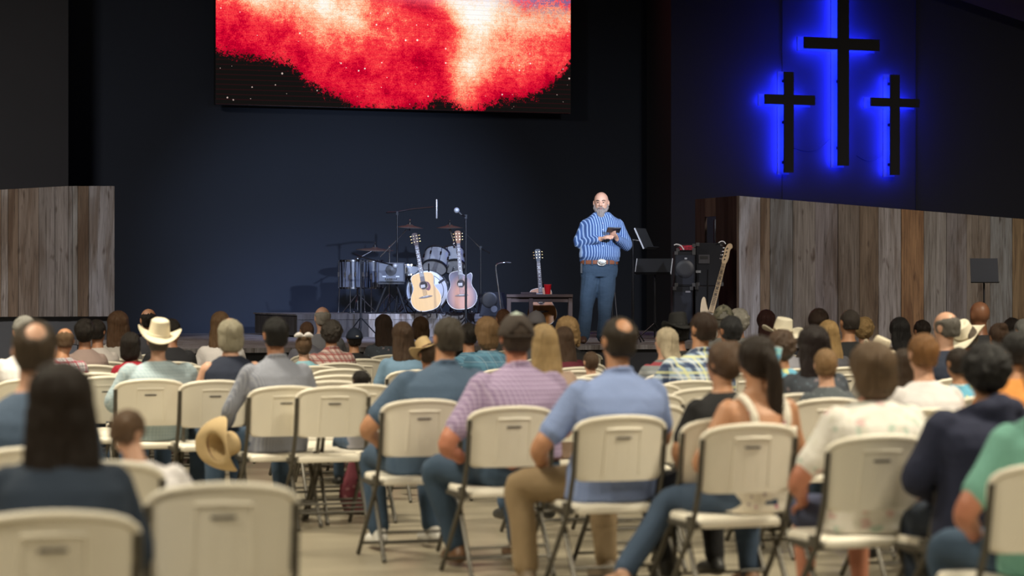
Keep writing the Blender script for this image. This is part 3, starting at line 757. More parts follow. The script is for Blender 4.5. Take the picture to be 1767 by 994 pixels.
# floor monitor
b = at(850, 531, 30.9); s = F / 30.9; w_, h_ = 48 / s, 42 / s; t = thing('floor_monitor', 'black floor monitor speaker behind the gooseneck stand', 'loudspeaker', (b.x, b.y, ZR - .03), R(-8))
bm = bmesh.new(); Mx = Matrix.Rotation(R(90), 4, 'Z'); q = [(-w_ / 2, 0), (w_ / 2, 0), (w_ / 2 - .07, h_), (-w_ / 2 + .07, h_)]
prism(bm, q, 0, .32); obj('cabinet', bm, solid('navy_black_cabinet', (.008, .010, .017), .8), t, bevel=.01)
bm = bmesh.new(); lathe(bm, [(0, .004), (.018, .01), (.035, .004), (.042, .006), (.044, 0)], 24, Matrix.Translation((.02, -.002, h_ * .30)) @ MK); obj('horn', bm, solid('grey_horn', (.09, .1, .13), .5), t, smooth=True)
bm = bmesh.new(); lathe(bm, [(0, .002), (.08, .008), (.10, .004), (.105, 0)], 28, Matrix.Translation((-.04, -.002, h_ * .68)) @ MK); obj('speaker_cone', bm, M_BLACK, t, smooth=True)
p = at(846, 538, 30.4); t = thing('stage_box', 'small white junction box on the riser edge', 'box', (p.x, p.y + .6, ZR)); bm = bmesh.new(); box(bm, (0, 0, .03), (.13, .08, .055)); obj('case', bm, solid('white_box', (.55, .56, .6), .5), t, bevel=.005)
for i in range(3):
    bm = bmesh.new(); cyl(bm, (-.04 + .04 * i, -.041, .03), (-.04 + .04 * i, -.05, .03), .011, n=10); obj('socket', bm, M_BLACK, t)
# loose cables round the kit
random.seed(3)
for i, (x0, x1) in enumerate(((600, 700), (640, 752), (770, 850), (715, 800))):
    P = []
    for q in range(9):
        a_ = at(lerp(x0, x1, q / 8), 540, 31.55 + .15 * math.sin(q * 1.7 + i)); P.append((a_.x, a_.y, ZR + .012))
    bm = bmesh.new(); tube(bm, catmull(P, 3), .007, 6); tag(obj('cable', bm, M_CABLE), ('black cable along the riser edge under the floor toms', 'black cable on riser below the small amplifier', 'black cable on riser below the sunburst guitar', 'black cable on riser between both guitars')[i], 'cable')
# ---- side table, cup, book
p0, p1 = at(874, 508, Yt), at(989, 508, Yt); tz = p0.z
cx_ = (p0.x + p1.x) / 2; W = p1.x - p0.x
t = thing('side_table', 'low dark wooden side table beside the speaking man', 'table', (cx_, Yt + .3, STG))
H = tz - STG
bm = bmesh.new(); box(bm, (0, 0, H - .018), (W, .5, .036)); obj('tabletop', bm, M_DKWOOD, t, bevel=.004)
bm = bmesh.new(); box(bm, (0, -.2, H - .065), (W - .06, .02, .06)); obj('apron', bm, M_DKWOOD, t)
for x in (-W / 2 + .03, W / 2 - .03, -W * .13):
    for y in (-.2, .2):
        bm = bmesh.new(); box(bm, (x, y, (H - .036) / 2), (.05, .05, H - .036)); obj('leg', bm, M_DKWOOD, t, bevel=.003)
p = at(945, 507, Yt + .22); t = thing('plastic_cup', 'red plastic party cup standing on the side table', 'cup', (p.x, p.y, tz))
bm = bmesh.new(); lathe(bm, [(0, .002), (.030, .002), (.034, .03), (.0345, .034), (.041, .075), (.0415, .079), (.045, .118), (.048, .120), (.043, .117), (.030, .006), (0, .006)], 28); obj('cup_body', bm, solid('red_plastic', (.50, .006, .012), .3), t, smooth='auto')
bm = bmesh.new(); lathe(bm, [(.044, .117), (.049, .117), (.049, .123), (.044, .123)], 28, closed=True); obj('rim', bm, solid('pale_red_rim', (.6, .05, .05), .3), t, smooth='auto')
p = at(912, 507, Yt + .2); bm = bmesh.new(); box(bm, (0, 0, .014), (.19, .14, .026)); tag(obj('book', bm, solid('dark_leather', (.03, .012, .01), .6), loc=(p.x, p.y, tz), bevel=.003), 'closed dark book lying on the side table', 'book')
p = at(927, 507, Yt + .25); bm = bmesh.new(); box(bm, (0, 0, .008), (.13, .1, .015)); tag(obj('notebook', bm, solid('grey_notebook', (.3, .3, .32), .6), loc=(p.x, p.y - .05, tz), bevel=.002), 'small pale notebook beside the dark book on the table', 'notebook')

# ---- music stands
def music_stand(label, px, Y, z0, pyt, desk, dyaw=0, dtilt=20, m=M_BLACKMETAL, edge=False):
    """desk: (px, py centre, width m, height m)"""
    b = at(px, 500, Y); t = thing('music_stand', label, 'music stand', (b.x, b.y, z0))
    top = hz(pyt, Y) - z0; tripod(t, 0, top, .22, m=m, hub=.2, a0=.9)
    c = at(desk[0], desk[1], Y) - Vector((b.x, b.y, z0)); c.y += -.03
    rot = Matrix.Rotation(R(dyaw), 3, 'Z') @ Matrix.Rotation(R(-dtilt), 3, 'X')
    bm = bmesh.new(); box(bm, c, (desk[2], .006, desk[3]), rot)
    lo = c + rot @ Vector((0, -.03, -desk[3] / 2)); box(bm, lo, (desk[2], .06, .005), rot)
    d = obj('desk', bm, solid('matt_black_desk', (.006, .007, .010), .9), t)
    bm = bmesh.new(); tube(bm, [(0, 0, top - .04), (0, 0, top), c + rot @ Vector((0, .012, -.03))], .012, 8); obj('neck', bm, m, t, smooth='auto')
    if edge:
        bm = bmesh.new()
        for sx in ((-1,) if edge == 1 else (-1, 1)):
            box(bm, c + rot @ Vector((sx * (desk[2] / 2), 0, 0)), (.008, .016, desk[3]), rot)
        obj('metal_edge', bm, solid('pale_edge', (.5, .52, .58), .3), d)
    return t
music_stand('tall music stand seen edge-on beside the speaking man', 1092, 28.2, STG, 414, (1112, 412, .30, .27), 62, 26, edge=1)
music_stand('wide black music stand between the man and the amplifiers', 1130, 29.2, STG, 466, (1128, 460, .44, .22), -16, 30, edge=2)
# third stand by the wing, on the room floor
music_stand('black music stand standing before the board wing', 1698, 27.6, 0, 482, (1697.5, 467, .315, .285), 0, 12)
t_ = None
p = at(1062, 560, 29.5)
boom_stand('microphone_stand', 'thin pale microphone stand behind the speaking man', 1057, 30.5, STG, 478, None)
bm = bmesh.new(); P = [at(a_, b_, 30.4) for a_, b_ in ((1057, 480), (1061, 505), (1063, 530), (1067, 565), (1075, 585))]; P[-1].z = STG + .01
tube(bm, P, .004, 6); tag(obj('cable', bm, solid('grey_cable', (.1, .1, .11), .5)), 'thin grey cable hanging behind the speaking man', 'cable')

# ---- amplifier stack
Ya = 29.6; s = F / Ya
def cab(name, label, x0, x1, y0, y1, Y, d, cat='amplifier', grille=True, m=None):
    a_ = at(x0, y1, Y); b_ = at(x1, y0, Y); w_, h_ = b_.x - a_.x, b_.z - a_.z
    t = thing(name, label, cat, ((a_.x + b_.x) / 2, Y, a_.z))
    bm = bmesh.new(); box(bm, (0, d / 2, h_ / 2), (w_, d, h_)); obj('cabinet', bm, m or solid('black_tolex', (.008, .009, .013), .9), t, bevel=.012)
    if grille:
        bm = bmesh.new(); box(bm, (0, -.003, h_ / 2 - .01), (w_ * .86, .008, h_ * .84)); obj('grille', bm, solid('dark_grille_cloth', (.016, .019, .03), .9, bump=.5, scale=90), t)
    for sx in (-1, 1):
        for zz in (.02, h_ - .02):
            bm = bmesh.new(); box(bm, (sx * (w_ / 2 - .02), -.004, zz), (.045, .012, .045)); obj('corner_guard', bm, solid('grey_corner', (.06, .06, .065), .4), t, bevel=.004)
    return t, w_, h_
zlow = 500 + (CZ - STG) * s
t, w_, h_ = cab('speaker_cabinet', 'black speaker cabinet at the bottom front of the stack', 1161, 1196, 495, zlow, Ya, .42)
bm = bmesh.new(); box(bm, (.06, -.009, h_ - .06), (.06, .006, .02)); obj('badge', bm, solid('grey_badge', (.2, .2, .24), .4), t)
t, w_, h_ = cab('speaker_cabinet', 'black road case cabinet at the bottom beside bass guitar', 1199, 1240, 494, zlow, Ya + .15, .4, grille=False)
t, w_, h_ = cab('guitar_amplifier', 'black combo amplifier with grille under the red head', 1164, 1200, 434, 494.4, Ya + .02, .36)
bm = bmesh.new(); lathe(bm, [(0, .004), (.06, .012), (.11, .004), (.115, 0)], 28, Matrix.Translation((0, -.008, h_ * .5)) @ MK); obj('speaker_cone', bm, solid('dark_cone', (.02, .022, .03), .5), t, smooth=True)
bm = bmesh.new(); box(bm, (.01, -.009, h_ * .80), (.03, .006, .02)); obj('badge', bm, solid('pale_badge', (.4, .42, .48), .4), t)
t, w_, h_ = cab('road_case', 'tall black equipment case with a metal plate', 1201, 1248, 419, 493.4, Ya + .2, .42, 'case', grille=False)
bm = bmesh.new(); box(bm, (-.07, -.006, h_ * .62), (.14, .008, .11)); pl = obj('latch_plate', bm, solid('grey_plate', (.07, .07, .08), .4, .4), t, bevel=.004)
bm = bmesh.new(); box(bm, (-.07, -.012, h_ * .62 + .02), (.10, .006, .035)); obj('handle', bm, M_BLACK, pl)
bm = bmesh.new(); box(bm, (-.14, -.006, h_ * .33), (.06, .008, .03)); obj('latch', bm, M_SHELLGREY, t)
t, w_, h_ = cab('amplifier_head', 'small amplifier head with dark red glowing panel', 1167, 1200, 421, 433.6, Ya + .05, .25, grille=False)
k = NT('red_lit_panel'); f = k.noise(k.coord((40, 1, 40)), 1, 3); k.base((.05, 0, .004)); k.link(k.ramp(f, [(.4, (.06, 0, .004)), (.65, (.35, .01, .03))]), k.b.inputs['Emission Color']); k.b.inputs['Emission Strength'].default_value = .8
bm = bmesh.new(); box(bm, (0, -.004, h_ * .5), (w_ * .86, .006, h_ * .62)); obj('panel', bm, k.m, t)
bm = bmesh.new(); P = [at(a_, b_, Ya - .0) for a_, b_ in catmull([(1163, 423), (1167, 421.5), (1172, 422.5), (1176, 425), (1180, 431)], 4)]; tube(bm, P, .008, 6); tag(obj('cable', bm, solid('white_cable', (.75, .76, .8), .4)), 'short white cable looping over the red amplifier head', 'cable')
bm = bmesh.new(); P = [at(a_, b_, Ya + .15) for a_, b_ in catmull([(1240, 419), (1244, 416.5), (1249, 417), (1252, 421)], 4)]; tube(bm, P, .007, 6); tag(obj('cable', bm, solid('white_cable', (.75, .76, .8), .4)), 'short pale cable on top of the tall equipment case', 'cable')
# equipment seen through the small opening of the return
p = at(1241, 400, Ya + 1.35); t = thing('rack_unit', 'grey rack unit seen through the opening in the boards', 'equipment', (p.x + .04, p.y, p.z - .15))
bm = bmesh.new(); box(bm, (0, .1, .16), (.2, .2, .3)); obj('case', bm, solid('grey_case', (.09, .1, .13), .5), t, bevel=.006)
bm = bmesh.new(); box(bm, (.01, -.003, .13), (.13, .01, .14)); obj('front_panel', bm, M_BLACK, t)
bm = bmesh.new(); box(bm, (0, .1, -.6), (.2, .2, 1.22)); obj('pedestal', bm, M_BLACK, t)

# ---- bass guitar leaning at the stack
Yb = 29.1; b = at(1215, 586, Yb)
t = thing('bass_guitar', 'cream electric bass guitar leaning beside the amplifier stack', 'guitar', b); t.rotation_euler = (R(-8), R(13), R(-20))
maple = grain('maple', (.62, .47, .30))
q = catmull([(0, 0), (.10, .02), (.155, .10), (.15, .19), (.125, .26), (.14, .34), (.16, .41), (.13, .435), (.075, .37), (.03, .35), (-.03, .35), (-.075, .40), (-.13, .50), (-.155, .46), (-.14, .34), (-.12, .26), (-.15, .18), (-.15, .09), (-.10, .02)], 4, True)
bm = bmesh.new(); prism(bm, q, 0, .04); obj('body', bm, solid('cream_lacquer', (.62, .50, .34), .3), t, smooth='auto')
bm = bmesh.new(); q2 = catmull([(.03, .10), (.11, .12), (.11, .22), (.07, .28), (.08, .35), (.03, .33), (-.03, .33), (-.05, .28), (-.02, .2)], 4, True); prism(bm, q2, -.004, 0); obj('pickguard', bm, solid('white_guard', (.6, .58, .52), .3), t)
bm = bmesh.new(); prism(bm, [(-.032, .34), (.032, .34), (.022, .95), (-.022, .95)], -.016, .012); nk = obj('neck', bm, maple, t)
bm = bmesh.new()
for i in range(1, 19): z = .95 - .8 * (1 - 2 ** (-i / 12)); box(bm, (0, -.017, z), (.05, .003, .005))
for i in (3, 5, 7, 9, 12): z = .95 - .8 * (1 - 2 ** (-(i - .5) / 12)); box(bm, (0, -.018, z), (.022, .003, .018))
obj('frets', bm, M_FRET, nk)
bm = bmesh.new(); q3 = catmull([(-.022, .95), (-.035, 1.0), (-.03, 1.06), (-.035, 1.12), (-.01, 1.19), (.03, 1.2), (.05, 1.16), (.03, 1.12), (.038, 1.03), (.022, .95)], 4, True); prism(bm, q3, -.008, .01); hs = obj('headstock', bm, maple, t)
for i in range(4):
    bm = bmesh.new(); ball(bm, (-.058, .0, 1.0 + .045 * i), (.016, .005, .013), u=8, v=6); cyl(bm, (-.05, 0, 1.0 + .045 * i), (-.02, 0, 1.0 + .045 * i), .004, n=6); cyl(bm, (0, -.02, 1.0 + .045 * i), (0, 0, 1.0 + .045 * i), .009, n=10); obj('tuner', bm, M_CHROME, hs, smooth='auto')
for z in (.15, .24):
    bm = bmesh.new(); box(bm, (0, -.008, z), (.08, .012, .03)); obj('pickup', bm, M_BLACK, t)
bm = bmesh.new(); box(bm, (0, -.008, .07), (.07, .012, .05)); obj('bridge', bm, M_CHROME, t)
bm = bmesh.new()
for i in range(4): tube(bm, [(-.02 + .013 * i, -.022, .07), (-.013 + .009 * i, -.02, .95)], .0014, 4)
obj('strings', bm, M_CHROME, t)
guitar_stand('black stand holding the cream bass guitar', (b.x + .06, b.y + .06, STG), h=.75)
# ---------------------------------------------------------------- folding chair
def plastic_mat():
    k = NT('white_moulded_plastic'); f = k.noise(k.coord(), 5, 3)
    k.base(k.mix(f, (.81, .75, .63), (.86, .81, .70))); k.rough(.42)
    k.bump(k.noise(k.coord(), 260, 2), .12, .001); return k.m
M_PLAS = plastic_mat(); M_FRAME = solid('bronze_grey_tube', (.10, .092, .078), .4, .5); M_SLOT = solid('dark_slot', (.05, .045, .05), .8)
def rounded_panel(ws, y_of, thick, round_r, nx=14):
    """grid panel: ws = [(z, halfwidth)]; returns bm with front and back skins and rounded rim"""
    bm = bmesh.new(); front, back = [], []
    for z, hw in ws:
        ra, rb = [], []
        for i in range(nx + 1):
            t = -1 + 2 * i / nx; x = hw * t; y = y_of(x, z)
            e = max(0, (abs(t) - .86) / .14); th = thick * (1 - .55 * e * e)
            ra.append(bm.verts.new((x, y + th / 2, z))); rb.append(bm.verts.new((x, y - th / 2, z)))
        front.append(ra); back.append(rb)
    for g, s in ((front, 1), (back, -1)):
        for a, b in zip(g, g[1:]):
            for i in range(nx): bm.faces.new((a[i], a[i + 1], b[i + 1], b[i]) if s > 0 else (a[i + 1], a[i], b[i], b[i + 1]))
    for i in range(nx):
        bm.faces.new((front[0][i], front[0][i + 1], back[0][i + 1], back[0][i])); bm.faces.new((front[-1][i + 1], front[-1][i], back[-1][i], back[-1][i + 1]))
    for a, b in ((0, 0), (nx, nx)):
        for j in range(len(ws) - 1): bm.faces.new((front[j][a], back[j][a], back[j + 1][a], front[j + 1][a]))
    return bm
def make_chair():
    P = {}
    lean = lambda z: -.215 - (z - .56) * .17
    yb = lambda x, z: lean(z) + .9 * x * x
    ws = [(.552, .180), (.556, .197), (.572, .207), (.60, .211), (.66, .217), (.72, .222), (.765, .226), (.79, .225), (.808, .217), (.824, .196), (.836, .160), (.844, .110), (.849, .05), (.850, .01)]
    bm = rounded_panel(ws, yb, .024, .01)
    # raised top lip at the rear, recess border ribs
    lip = []
    for z, hw in ws[5:]: lip.append((hw - .004, z))
    pts = [(x, yb(x, z) - .006, z - .004) for x, z in lip]; pts = pts + [(-x, y, z) for x, y, z in reversed(pts)]
    tube(bm, pts, .013, 8)
    for sx in (-1, 1): tube(bm, [(sx * .088, yb(.088, .585) - .010, .585), (sx * .084, yb(.084, .79) - .010, .79)], .006, 6)
    tube(bm, [(-.084, yb(.084, .79) - .010, .79), (0, yb(0, .79) - .012, .793), (.084, yb(.084, .79) - .010, .79)], .009, 6)
    for sx in (-1, 1): tube(bm, [(sx * .03, yb(.03, .60) - .010, .60), (sx * .03, yb(.03, .71) - .010, .71)], .0035, 6)
    P['backrest'] = (bm, M_PLAS)
    bm = bmesh.new(); tube(bm, [(-.03, yb(.03, .752) - .0095, .752), (.03, yb(.03, .752) - .0095, .752)], .010, 8, flat=.5, round_ends=True); P['handle_slot'] = (bm, M_SLOT)
    # seat
    bm = bmesh.new(); rings = []
    prof = [(-.155, .165), (-.15, .185), (-.12, .198), (0, .205), (.12, .205), (.18, .198), (.215, .175), (.225, .14)]
    for zt, k_ in ((.408, .90), (.412, .985), (.424, 1.0), (.440, .99), (.448, .955), (.443, .80), (.439, .4)):
        ring = [(x * k_, .035 + (y - .035) * k_) for y, x in prof] + [(-x * k_, .035 + (y - .035) * k_) for y, x in reversed(prof)]
        rings.append([bm.verts.new((x, y, zt - (.012 if y < -.1 and k_ > .8 else 0))) for x, y in ring])
    n = len(rings[0])
    for a, b in zip(rings, rings[1:]):
        for i in range(n): bm.faces.new((a[i], a[(i + 1) % n], b[(i + 1) % n], b[i]))
    bm.faces.new(list(reversed(rings[0]))); bm.faces.new(rings[-1]); P['seat'] = (bm, M_PLAS)
    for sx in (-1, 1):
        q = sx * .222
        bm = bmesh.new(); tube(bm, [(q, yb(.2, .80) - .004, .79), (q, yb(.2, .60) - .004, .58), (q, -.12, .40), (q * 1.02, .20, .012)], .0125, 8); ball(bm, (q * 1.02, .20, .013), .014, u=8, v=6); P['front_leg%d' % sx] = (bm, M_FRAME)
        q = sx * .207
        bm = bmesh.new(); tube(bm, [(q, .10, .405), (q, -.01, .39), (q * 1.04, -.24, .012)], .0125, 8); ball(bm, (q * 1.04, -.24, .013), .014, u=8, v=6)
        P['rear_leg%d' % sx] = (bm, M_FRAME)
        bm = bmesh.new(); box(bm, (q * 1.02, .0, .408), (.018, .30, .022)); box(bm, (sx * .222, -.10, .425), (.02, .05, .05)); P['seat_bracket%d' % sx] = (bm, M_FRAME)
    for nm, y, z, wd in (('rear_crossbar', -.185, .10, .212), ('rear_crossbar2', -.155, .15, .212), ('front_crossbar', .155, .068, .225)):
        bm = bmesh.new(); tube(bm, [(-wd, y, z), (wd, y, z)], .008, 8); P[nm] = (bm, M_FRAME)
    out = []
    for nm, (bm, m) in P.items():
        me = bpy.data.meshes.new(nm.rstrip('-1'))
        bmesh.ops.recalc_face_normals(bm, faces=bm.faces); bm.to_mesh(me); bm.free(); me.materials.append(m)
        for p in me.polygons: p.use_smooth = True
        me.set_sharp_from_angle(angle=R(50)); out.append((''.join(c for c in nm if not c.isdigit()).rstrip('-').rstrip('_'), me))
    return out
CHAIR = make_chair()
def chair(loc, yaw, label, group='white folding chairs in the audience'):
    SPOTS.append(Vector((loc[0], loc[1], 0)))
    t = thing('folding_chair', label, 'chair', loc, yaw, group)
    for nm, me in CHAIR:
        o = bpy.data.objects.new(nm, me); COL.objects.link(o); o.parent = t
    return t
def chair_at(px, py, label, yaw=None, s=None, group='white folding chairs in the audience'):
    """px, py: centre and top of the backrest as seen"""
    s = s or (py - 500) / .578; Y = F / s; yw = R(20 if yaw is None else yaw)
    back = Vector(((px - CX) / s, Y, 0)); f = Vector((-math.sin(yw), math.cos(yw), 0))
    return chair(back + f * .262, yw, label, group), back + f * .262, yw

# ---------------------------------------------------------------- people
SKIN = {'fair': solid('fair_skin', (.60, .34, .235), .5, var=.06), 'tan': solid('tan_skin', (.50, .25, .14), .5, var=.06), 'brown': solid('brown_skin', (.26, .115, .065), .45, var=.06), 'red': solid('ruddy_skin', (.52, .21, .13), .5, var=.06), 'mid': solid('warm_skin', (.40, .19, .11), .5, var=.06)}
M_EYE = solid('eye_dark', (.03, .02, .02), .2)
NECK = Vector((0, .015, 1.085)); HC = Vector((0, .03, 1.215))
def head_prims(bm, M, detail=False):
    ball(bm, (0, -.008, .022), (.077, .094, .092), M, 20, 14)
    ball(bm, (0, .018, -.035), (.066, .070, .078), M, 20, 14)
    ball(bm, (0, .048, -.082), (.036, .036, .030), M, 14, 10)
    ball(bm, (0, .070, .028), (.050, .018, .014), M, 12, 8)
    tube(bm, [M @ Vector((0, .078, .02)), M @ Vector((0, .100, -.018))], [.009, .015], 10, round_ends=True)
    for sx in (-1, 1):
        ball(bm, (sx * .080, -.008, -.006), (.010, .019, .031), M, 10, 8)
        ball(bm, (sx * .030, .062, -.015), (.022, .020, .020), M, 10, 8)
        ball(bm, (sx * .014, .092, -.024), (.009, .010, .008), M, 8, 6)
    ball(bm, (0, .082, -.052), (.024, .010, .006), M, 10, 6)
    ball(bm, (0, .080, -.062), (.020, .010, .006), M, 10, 6)
def limb(bm, pts, rad, n=14, flat=1.0): tube(bm, catmull([tuple(p) for p in pts], 4), [x[0] for x in catmull([(r,) for r in rad], 4)], n, flat=flat, round_ends=True)
def hand(bm, wrist, d, nrm, size=1.0, curl=.5, fr=.0085):
    """palm plus five fingers; d finger direction, nrm palm normal"""
    d = d.normalized(); side = d.cross(nrm).normalized(); nrm = side.cross(d).normalized()
    k = size
    tube(bm, [wrist, wrist + d * .035 * k, wrist + d * .08 * k], [.026 * k, .036 * k, .038 * k], 12, flat=.55, round_ends=True)
    for i, (off, ln) in enumerate(((-.030, .062), (-.010, .072), (.010, .068), (.029, .052))):
        b = wrist + d * .085 * k + side * off * k
        d1 = (d - nrm * .35 * curl).normalized(); d2 = (d - nrm * 1.2 * curl).normalized(); d3 = (d - nrm * 2.4 * curl).normalized()
        p1 = b + d1 * ln * .45 * k; p2 = p1 + d2 * ln * .33 * k; p3 = p2 + d3 * ln * .25 * k
        tube(bm, [b - d * .02 * k, b, p1, p2, p3], [fr * k * 1.1, fr * k * 1.05, fr * k, fr * k * .92, fr * k * .85], 8, round_ends=True)
    b = wrist + d * .03 * k - side * .032 * k
    tube(bm, [b, b - side * .028 * k + d * .03 * k - nrm * .01 * k, b - side * .03 * k + d * .062 * k - nrm * .022 * k], [.013 * k, .011 * k, .009 * k], 8, round_ends=True)
TORSO = [(0, .445, .155, .115), (0, .50, .175, .135), (-.015, .58, .172, .132), (-.035, .68, .160, .118), (-.045, .78, .164, .115), (-.045, .88, .178, .116), (-.03, .945, .178, .104), (-.012, .99, .148, .086), (.004, 1.03, .098, .070), (.013, 1.06, .064, .058)]
def pose(d):
    """joint positions of a seated figure"""
    w = 1 + (d.get('w', 1.0) - 1) * .62; ln = d.get('lean', 0.0); sl = d.get('slx', 0.0)
    def sh(p):                          # forward and sideways lean grows with height
        t = max(0, p[2] - .5) / .6
        return Vector((p[0] + sl * t, p[1] + ln * t, p[2] - (abs(ln) + abs(sl)) * .12 * t))
    J = {}
    for s_, c in ((-1, 'l'), (1, 'r')):
        J['sh' + c] = sh((s_ * .162 * w, -.005, .962))
        e = d.get('elb' + c, (s_ * (.245 * w), .05, .735)); h = d.get('han' + c, (s_ * .10, .30, .60))
        J['el' + c] = sh(e); J['ha' + c] = sh(h)
        J['kn' + c] = Vector(d.get('kn' + c, (s_ * .14, .44, .50))); J['an' + c] = Vector(d.get('an' + c, (s_ * .15, .40, .085)))
        J['hip' + c] = Vector((s_ * .10, .02, .53))
    return J, sh, w
def seated_body(d, vox):
    J, sh, w = pose(d); bm = bmesh.new()
    loft(bm, [(sh((0, y, z)), Vector((rx * w * .97, 0, 0)), Vector((0, ry * (.6 + .4 * w), 0))) for y, z, rx, ry in TORSO], 22)
    nk = sh(NECK)
    limb(bm, [sh((0, .0, 1.02)), nk, sh((0, .028, 1.15))], [.062, .056, .056])
    M = Matrix.Translation(sh(HC)) @ d['headrot']
    head_prims(bm, M)
    for c, s_ in (('l', -1), ('r', 1)):
        limb(bm, [J['sh' + c], lerp(J['sh' + c], J['el' + c], .5), J['el' + c], lerp(J['el' + c], J['ha' + c], .45), J['ha' + c]], [.056 * w, .048 * w, .041 * w, .038, .026])
        dr = (J['ha' + c] - J['el' + c]); hand(bm, J['ha' + c], dr + Vector((-s_ * .05, 0, -.03)), Vector((0, .2, 1)), fr=.0095)
        limb(bm, [J['hip' + c], lerp(J['hip' + c], J['kn' + c], .5), J['kn' + c], lerp(J['kn' + c], J['an' + c], .35), J['an' + c]], [.088, .078, .056, .056, .036])
        ft = J['an' + c]; limb(bm, [ft + Vector((0, -.03, -.045)), ft + Vector((0, .08, -.05)), ft + Vector((0, .17, -.065))], [.036, .038, .026])
    return fused(bm, vox, 2, name='person')
def folds(p, amp=.007, f=7.0):
    q = Vector((p.x * f, p.y * f, p.z * f * .6)); n = noise.noise_vector(q); return p + n * amp
def shirt_mesh(d, vox):
    J, sh, w = pose(d); bm = bmesh.new(); g = d.get('loose', .018)
    hem = .44
    secs = []
    for y, z, rx, ry in TORSO:
        if z < .5: rx, ry = .172, .14
        tk = d.get('tuck')
        if tk and z < .54: continue
        if d.get('tank') and z > .89: continue
        g2 = g * (1.25 if z < .7 else 1.0)
        if z > 1.03: g2 = .009
        secs.append((sh((0, y, z)), Vector((rx * w + g2, 0, 0)), Vector((0, ry * (.6 + .4 * w) + g2, 0))))
    loft(bm, secs, 24)
    sl = d.get('sleeve', 'short')
    for c in 'lr':
        a, b, h = J['sh' + c], J['el' + c], J['ha' + c]
        if sl == 'none': continue
        if sl == 'short':
            e = lerp(a, b, .72); limb(bm, [a, lerp(a, e, .5), e], [.063 * w, .060 * w, .062 * w])
        else:
            e = lerp(b, h, .82); limb(bm, [a, lerp(a, b, .5), b, lerp(b, e, .5), e], [.062 * w, .057 * w, .052 * w, .048, .040])
    if d.get('tank'):
        for s_ in (-1, 1): limb(bm, [sh((s_ * .085, -.15, .85)), sh((s_ * .09, -.155, .93)), sh((s_ * .10, -.095, 1.0)), sh((s_ * .10, .0, 1.025)), sh((s_ * .09, .09, .95)), sh((s_ * .085, .12, .86))], [.022] * 6)
    if d.get('collar'):
        tube(bm, [sh((.062 * math.cos(a), .008 + .066 * math.sin(a), 1.062 + .012 * (1 - math.sin(a)))) for a in [PI * 2 * i / 18 for i in range(19)]], .013, 8)
    if d.get('hood'):
        limb(bm, [sh((-.14, .01, 1.02)), sh((-.07, -.09, 1.045)), sh((.07, -.09, 1.045)), sh((.14, .01, 1.02))], [.03, .052, .052, .03])
        limb(bm, [sh((0, -.09, 1.05)), sh((0, -.125, .97))], [.075, .05])
    sd = d.get('seed', 0)
    return fused(bm, vox, 2, post=lambda p: folds(p + Vector((0, 0, 0)), .007 if sl != 'none' else .003), name='shirt')
def pants_mesh(d, vox):
    J, sh, w = pose(d); bm = bmesh.new()
    loft(bm, [(Vector((0, .0, .445)), Vector((.168 * w + .01, 0, 0)), Vector((0, .125 + .01, 0))), (Vector((0, 0, .50)), Vector((.188 * w + .012, 0, 0)), Vector((0, .14 + .01, 0))), (Vector((0, -.012, .585)), Vector((.182 * w + .01, 0, 0)), Vector((0, .137, 0)))], 22)
    for c in 'lr':
        end = lerp(J['kn' + c], J['an' + c], .93 if not d.get('shorts') else .1)
        mid = lerp(J['kn' + c], end, .45)
        limb(bm, [J['hip' + c], lerp(J['hip' + c], J['kn' + c], .5), J['kn' + c] + Vector((0, 0, .005)), mid, end], [.098, .092, .074, .068, .062] if not d.get('shorts') else [.098, .092, .076, .07, .07])
    return fused(bm, vox, 2, post=lambda p: folds(p, .007, 9), name='trousers')
def shoe_mesh(J, c, s_):
    ft = J['an' + c]; bm = bmesh.new()
    limb(bm, [ft + Vector((0, -.045, -.04)), ft + Vector((0, .07, -.045)), ft + Vector((0, .185, -.058))], [.044, .046, .034], flat=1)
    limb(bm, [ft + Vector((0, -.02, 0)), ft + Vector((0, -.01, -.04))], [.045, .045])
    return fused(bm, .012, 1, post=lambda p: Vector((p.x, p.y, max(p.z, ft.z - .083))), name='shoe')

